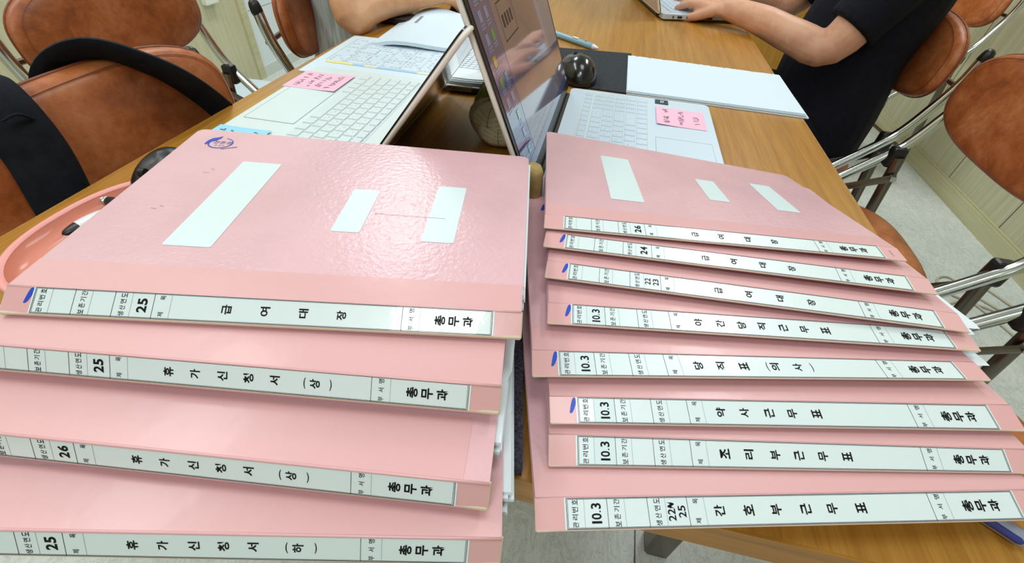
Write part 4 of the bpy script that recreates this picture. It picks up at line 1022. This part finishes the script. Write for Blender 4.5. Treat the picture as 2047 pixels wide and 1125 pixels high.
def person(name, label, loc, skin, P, extra):
    o = empty(name, loc, label, 'person')
    mb = MB(); tips = []
    T, TR = P['torso']; mb.capsule(T, TR, 24) if False else mb.sweep(bez(T, 4), [tuple(lerp(Vector((*TR[i], 0)), Vector((*TR[i + 1], 0)), k / 4)[:2]) for i in range(len(TR) - 1) for k in range(4)] + [TR[-1]], 24, True, (0, 1, 0))
    mb.capsule(P['neck'], [.056, .052], 16)
    hc = Vector(P['head']); f = P['face']; fx = Vector((f, 0, 0))
    mb.ball(hc, (.094, .076, .115)); mb.ball(hc + fx * .03 - Vector((0, 0, .055)), (.062, .058, .062))
    mb.capsule([hc + fx * .086 + Vector((0, 0, .012)), hc + fx * .104 - Vector((0, 0, .018))], [.008, .013], 8)
    for s_ in (-1, 1): mb.ball(hc + Vector((-.004 * f, .077 * s_, -.006)), (.018, .008, .031)); mb.ball(hc + fx * .072 + Vector((0, .032 * s_, -.048)), (.02, .02, .02))
    mb.ball(hc + fx * .084 + Vector((0, 0, -.052)), (.012, .024, .009)); mb.ball(hc + fx * .074 + Vector((0, 0, -.092)), (.022, .026, .02))
    for pts, rad in P['limbs']: mb.capsule(bez(pts, 4), [lerp(rad[i], rad[i + 1], k / 4) for i in range(len(rad) - 1) for k in range(4)] + [rad[-1]], 16)
    for h in P['hands']: tips.append(hand(mb, **h))
    for pts, rad in P['feet']: mb.capsule(pts, rad, 12)
    body = remeshed('body', mb, skin, o, .0042, 3)
    for tp in tips:
        for p, d, pn in tp:
            n_ = (pn - d * pn.dot(d)).normalized(); s_ = d.cross(n_); c_ = p + n_ * .0062 + d * .0005
            MB().grid(lambda u, v: c_ + d * (.012 * (v - .55)) + s_ * (.0088 * (u - .5) * (1 - .25 * (2 * v - 1) ** 4)) - n_ * (.0042 * (2 * u - 1) ** 2 + .0016 * max(0, v - .6)), 6, 6, .0007).build('fingernail', 'nail', body, True)
    for s_ in (-1, 1):
        ey = hc + fx * .078 + Vector((0, .031 * s_, .012)); MB().ball(ey, (.011, .013, .0085)).build('eye', 'paper', body, True)
        MB().ball(ey + fx * .0085, (.004, .0055, .0055)).build('iris', 'black', body, True)
        MB().capsule([ey + fx * .012 + Vector((0, -.017 * s_, .018)), ey + fx * .012 + Vector((0, .014 * s_, .020))], .0035, 8).build('eyebrow', 'hair', body, True)
    MB().ball(hc + fx * .0955 + Vector((0, 0, -.052)), (.004, .022, .0055)).build('lips', 'red' if False else 'nail', body, True)
    hb = MB(); hb.ball(hc + Vector((-.014 * f, 0, .020)), (.100, .086, .112)); 
    if extra.get('long'): hb.capsule([hc + Vector((-.05 * f, 0, 0)), hc + Vector((-.075 * f, 0, -.10)), hc + Vector((-.085 * f, 0, -.20))], [(.07, .05), (.08, .045), (.06, .03)], 16)
    hr = remeshed('hair', hb, 'hair', o, .006, 2)
    # cut the face free
    bm = bmesh.new(); bm.from_mesh(hr.data); q0 = hc - WL[o.name]
    bmesh.ops.delete(bm, geom=[v for v in bm.verts if (v.co.x - q0.x) * f > .045 and v.co.z - q0.z < .055], context='VERTS'); bm.to_mesh(hr.data); bm.free()
    return o
# --- the person in black (sits on the right-hand side, faces -x)
PR = dict(
    torso=([(.62, 1.47, -.27), (.625, 1.47, -.16), (.62, 1.47, -.02), (.645, 1.47, .12), (.665, 1.47, .23), (.66, 1.47, .315)], [(.165, .115), (.165, .115), (.155, .110), (.170, .110), (.165, .090), (.065, .055)]),
    neck=[(.655, 1.47, .30), (.63, 1.47, .42)], head=(.605, 1.47, .50), face=-1,
    limbs=[([(.632, 1.325, .212), (.575, 1.30, .13), (.508, 1.288, .012), (.43, 1.315, .018), (.36, 1.365, .034), (.285, 1.425, .042)], [.056, .051, .042, .038, .034, .027]),
           ([(.632, 1.615, .212), (.58, 1.67, .13), (.50, 1.705, .022), (.43, 1.70, .028), (.36, 1.675, .038), (.29, 1.645, .044)], [.056, .050, .042, .038, .034, .027]),
           ([(.58, 1.385, -.235), (.38, 1.36, -.215), (.17, 1.345, -.20), (.18, 1.345, -.42), (.21, 1.345, -.66)], [.085, .078, .056, .050, .036]),
           ([(.58, 1.555, -.235), (.38, 1.58, -.215), (.17, 1.60, -.20), (.18, 1.60, -.42), (.21, 1.60, -.66)], [.085, .078, .056, .050, .036])],
    hands=[dict(wrist=(.280, 1.430, .044), knuck=(.205, 1.478, .052), fdir=None, pn=(-.25, -.35, .9), side=-1, curl=(30, 38, 25), size=1.0, thumb=30),
           dict(wrist=(.285, 1.643, .046), knuck=(.200, 1.622, .054), fdir=None, pn=(-.2, 0, .98), side=1, curl=(26, 34, 24), size=1.0)],
    feet=[([(.22, 1.345, -.69), (.06, 1.345, -.705)], [.036, .028]), ([(.22, 1.60, -.69), (.06, 1.60, -.705)], [.036, .028])])
for h in PR['hands']: h.pop('fdir', None)
_oh = hand
def hand(mb, wrist, knuck, pn, side, size=1.0, curl=(20, 28, 18), spread=6, thumb=35): return _oh(mb, wrist, knuck, None, pn, side, size, curl, spread, thumb)
pr = person('person', 'person in black short-sleeved shirt sitting with forearm on the table edge, typing', (.60, 1.47, -.30), 'skin', PR, {})
sh = MB()
T = [(.62, 1.47, -.285), (.622, 1.47, -.17), (.620, 1.47, -.03), (.648, 1.47, .12), (.668, 1.47, .235), (.662, 1.47, .305)]; TR = [(.188, .140), (.190, .140), (.180, .132), (.186, .124), (.176, .102), (.075, .066)]
sh.sweep(bez(T, 4), [tuple(lerp(Vector((*TR[i], 0)), Vector((*TR[i + 1], 0)), k / 4)[:2]) for i in range(5) for k in range(4)] + [TR[-1]], 24, True, (0, 1, 0))
sh.capsule([(.665, 1.41, .245), (.655, 1.325, .243), (.625, 1.312, .20)], [.070, .072, .068], 18); sh.capsule([(.665, 1.53, .245), (.655, 1.615, .243), (.625, 1.632, .20)], [.070, .072, .068], 18)
sh.sweep(bez([(.655, 1.335, .245), (.592, 1.305, .15), (.532, 1.293, .052)], 5), [.064 - .0002 * k for k in range(11)], 18)
sh.sweep(bez([(.655, 1.605, .245), (.592, 1.660, .15), (.53, 1.692, .06)], 5), [.064 - .0002 * k for k in range(11)], 18)
remeshed('shirt', sh, 'tee', pr, .006, 3)
tr_ = MB()
tr_.capsule([(.62, 1.47, -.255), (.57, 1.47, -.24)], [(.17, .105)] * 2, 20)
for y, y2 in ((1.385, 1.345), (1.555, 1.60)):
    rr_ = [.102, .094, .072, .066, .058]; pts = [(.60, y, -.235), (.38, lerp(y, y2, .5), -.215), (.165, y2, -.20), (.178, y2, -.42), (.205, y2, -.655)]
    tr_.capsule(bez(pts, 4), [lerp(rr_[i], rr_[i + 1], k / 4) for i in range(4) for k in range(4)] + [rr_[-1]], 16)
remeshed('trousers', tr_, 'trousers', pr, .007, 3)
for y in (1.345, 1.60): fixn(MB().capsule([(.225, y, -.692), (.13, y, -.696), (.045, y, -.706)], [(.038, .040), (.036, .040), (.024, .038)], 14).build('shoe', 'black', pr, True))
# --- the person in grey (left-hand side, faces +x)
PL = dict(
    torso=([(-.70, 1.27, -.27), (-.695, 1.27, -.15), (-.68, 1.27, -.02), (-.68, 1.27, .11), (-.70, 1.27, .22), (-.705, 1.27, .295)], [(.155, .105), (.150, .095), (.140, .090), (.160, .095), (.150, .080), (.058, .050)]),
    neck=[(-.70, 1.27, .28), (-.68, 1.27, .39)], head=(-.655, 1.27, .47), face=1,
    limbs=[([(-.655, 1.140, .200), (-.602, 1.062, .130), (-.556, .995, .030), (-.540, 1.035, .038), (-.515, 1.09, .042), (-.482, 1.150, .038)], [.042, .038, .034, .034, .030, .025]),
           ([(-.700, 1.395, .198), (-.655, 1.47, .12), (-.58, 1.51, .03), (-.52, 1.475, .036), (-.46, 1.43, .042), (-.40, 1.39, .040)], [.048, .044, .038, .035, .031, .025]),
           ([(-.70, 1.225, -.235), (-.50, 1.21, -.215), (-.30, 1.20, -.20), (-.31, 1.20, -.42), (-.34, 1.20, -.66)], [.080, .074, .054, .047, .034]),
           ([(-.70, 1.375, -.235), (-.50, 1.39, -.215), (-.30, 1.40, -.20), (-.31, 1.40, -.42), (-.34, 1.40, -.66)], [.080, .074, .054, .047, .034])],
    hands=[dict(wrist=(-.478, 1.156, .038), knuck=(-.428, 1.216, .043), pn=(-.15, -.2, .95), side=-1, curl=(14, 20, 14), size=.93),
           dict(wrist=(-.395, 1.388, .042), knuck=(-.315, 1.375, .046), pn=(0, 0, 1), side=1, curl=(20, 26, 18), size=.93)],
    feet=[([(-.35, 1.20, -.69), (-.20, 1.20, -.705)], [.034, .026]), ([(-.35, 1.40, -.69), (-.20, 1.40, -.705)], [.034, .026])])
pl = person('person', 'person in a pale grey ribbed top sitting with one hand on a black mouse', (-.72, 1.30, -.30), 'skin2', PL, dict(long=True))
sh = MB()
T = [(-.705, 1.27, -.285), (-.695, 1.27, -.17), (-.675, 1.27, -.03), (-.680, 1.27, .11), (-.70, 1.27, .225), (-.705, 1.27, .285)]; TR = [(.185, .122), (.180, .115), (.168, .100), (.168, .100), (.158, .092), (.068, .060)]
sh.sweep(bez(T, 4), [tuple(lerp(Vector((*TR[i], 0)), Vector((*TR[i + 1], 0)), k / 4)[:2]) for i in range(5) for k in range(4)] + [TR[-1]], 24, True, (0, 1, 0))
sh.capsule([(-.70, 1.22, .225), (-.672, 1.150, .223), (-.655, 1.125, .195)], [.062, .062, .058], 18); sh.capsule([(-.705, 1.34, .225), (-.705, 1.395, .223), (-.69, 1.42, .195)], [.062, .062, .058], 18)
sh.sweep(bez([(-.69, 1.16, .225), (-.648, 1.110, .185), (-.622, 1.085, .150)], 5), [.058 - .0004 * k for k in range(11)], 18)
sh.sweep(bez([(-.71, 1.385, .225), (-.68, 1.445, .165), (-.655, 1.472, .115)], 5), [.058 - .0004 * k for k in range(11)], 18)
remeshed('top', sh, 'knit', pl, .006, 3)
tr_ = MB()
tr_.capsule([(-.74, 1.30, -.255), (-.69, 1.30, -.24)], [(.16, .10)] * 2, 20)
for y, y2 in ((1.225, 1.20), (1.375, 1.40)):
    rr_ = [.095, .088, .068, .060, .05]; pts = [(-.72, y, -.235), (-.50, lerp(y, y2, .5), -.215), (-.295, y2, -.20), (-.308, y2, -.42), (-.335, y2, -.655)]
    tr_.capsule(bez(pts, 4), [lerp(rr_[i], rr_[i + 1], k / 4) for i in range(4) for k in range(4)] + [rr_[-1]], 16)
remeshed('trousers', tr_, 'trousers', pl, .007, 3)
for y in (1.20, 1.40): fixn(MB().capsule([(-.355, y, -.692), (-.26, y, -.696), (-.185, y, -.706)], [(.036, .036), (.033, .036), (.022, .034)], 14).build('shoe', 'eraserw', pl, True))

# ------------------------------------------------------------------ cables on the floor by the right wall
def cable(pts): return bez([(x, y, FZ + .004) for x, y in pts], 8)
for k, pts in enumerate(([(1.50, 1.28), (1.46, 1.36), (1.40, 1.44), (1.36, 1.52), (1.31, 1.50), (1.30, 1.44), (1.35, 1.40), (1.42, 1.37), (1.50, 1.32), (1.55, 1.22)],
                         [(1.56, 1.30), (1.50, 1.42), (1.46, 1.49), (1.41, 1.53)], [(1.44, 1.20), (1.42, 1.28), (1.39, 1.36), (1.36, 1.40), (1.28, 1.36)])):
    tag(MB().sweep(cable(pts), .0038, 8).build('floor_cable', 'cable', None, True), ('beige cable looping on the marbled floor under the metal chair link', 'beige cable curving towards the baseboard on the marbled floor', 'beige cable end closest to the table on the marbled floor')[k], 'cable', 'beige cables on the floor')

# ------------------------------------------------------------------ lift the whole place so that the floor is z = 0
for o in list(SC.objects):
    if o.parent is None and o.type not in ('CAMERA', 'LIGHT'): o.location.z += TZ
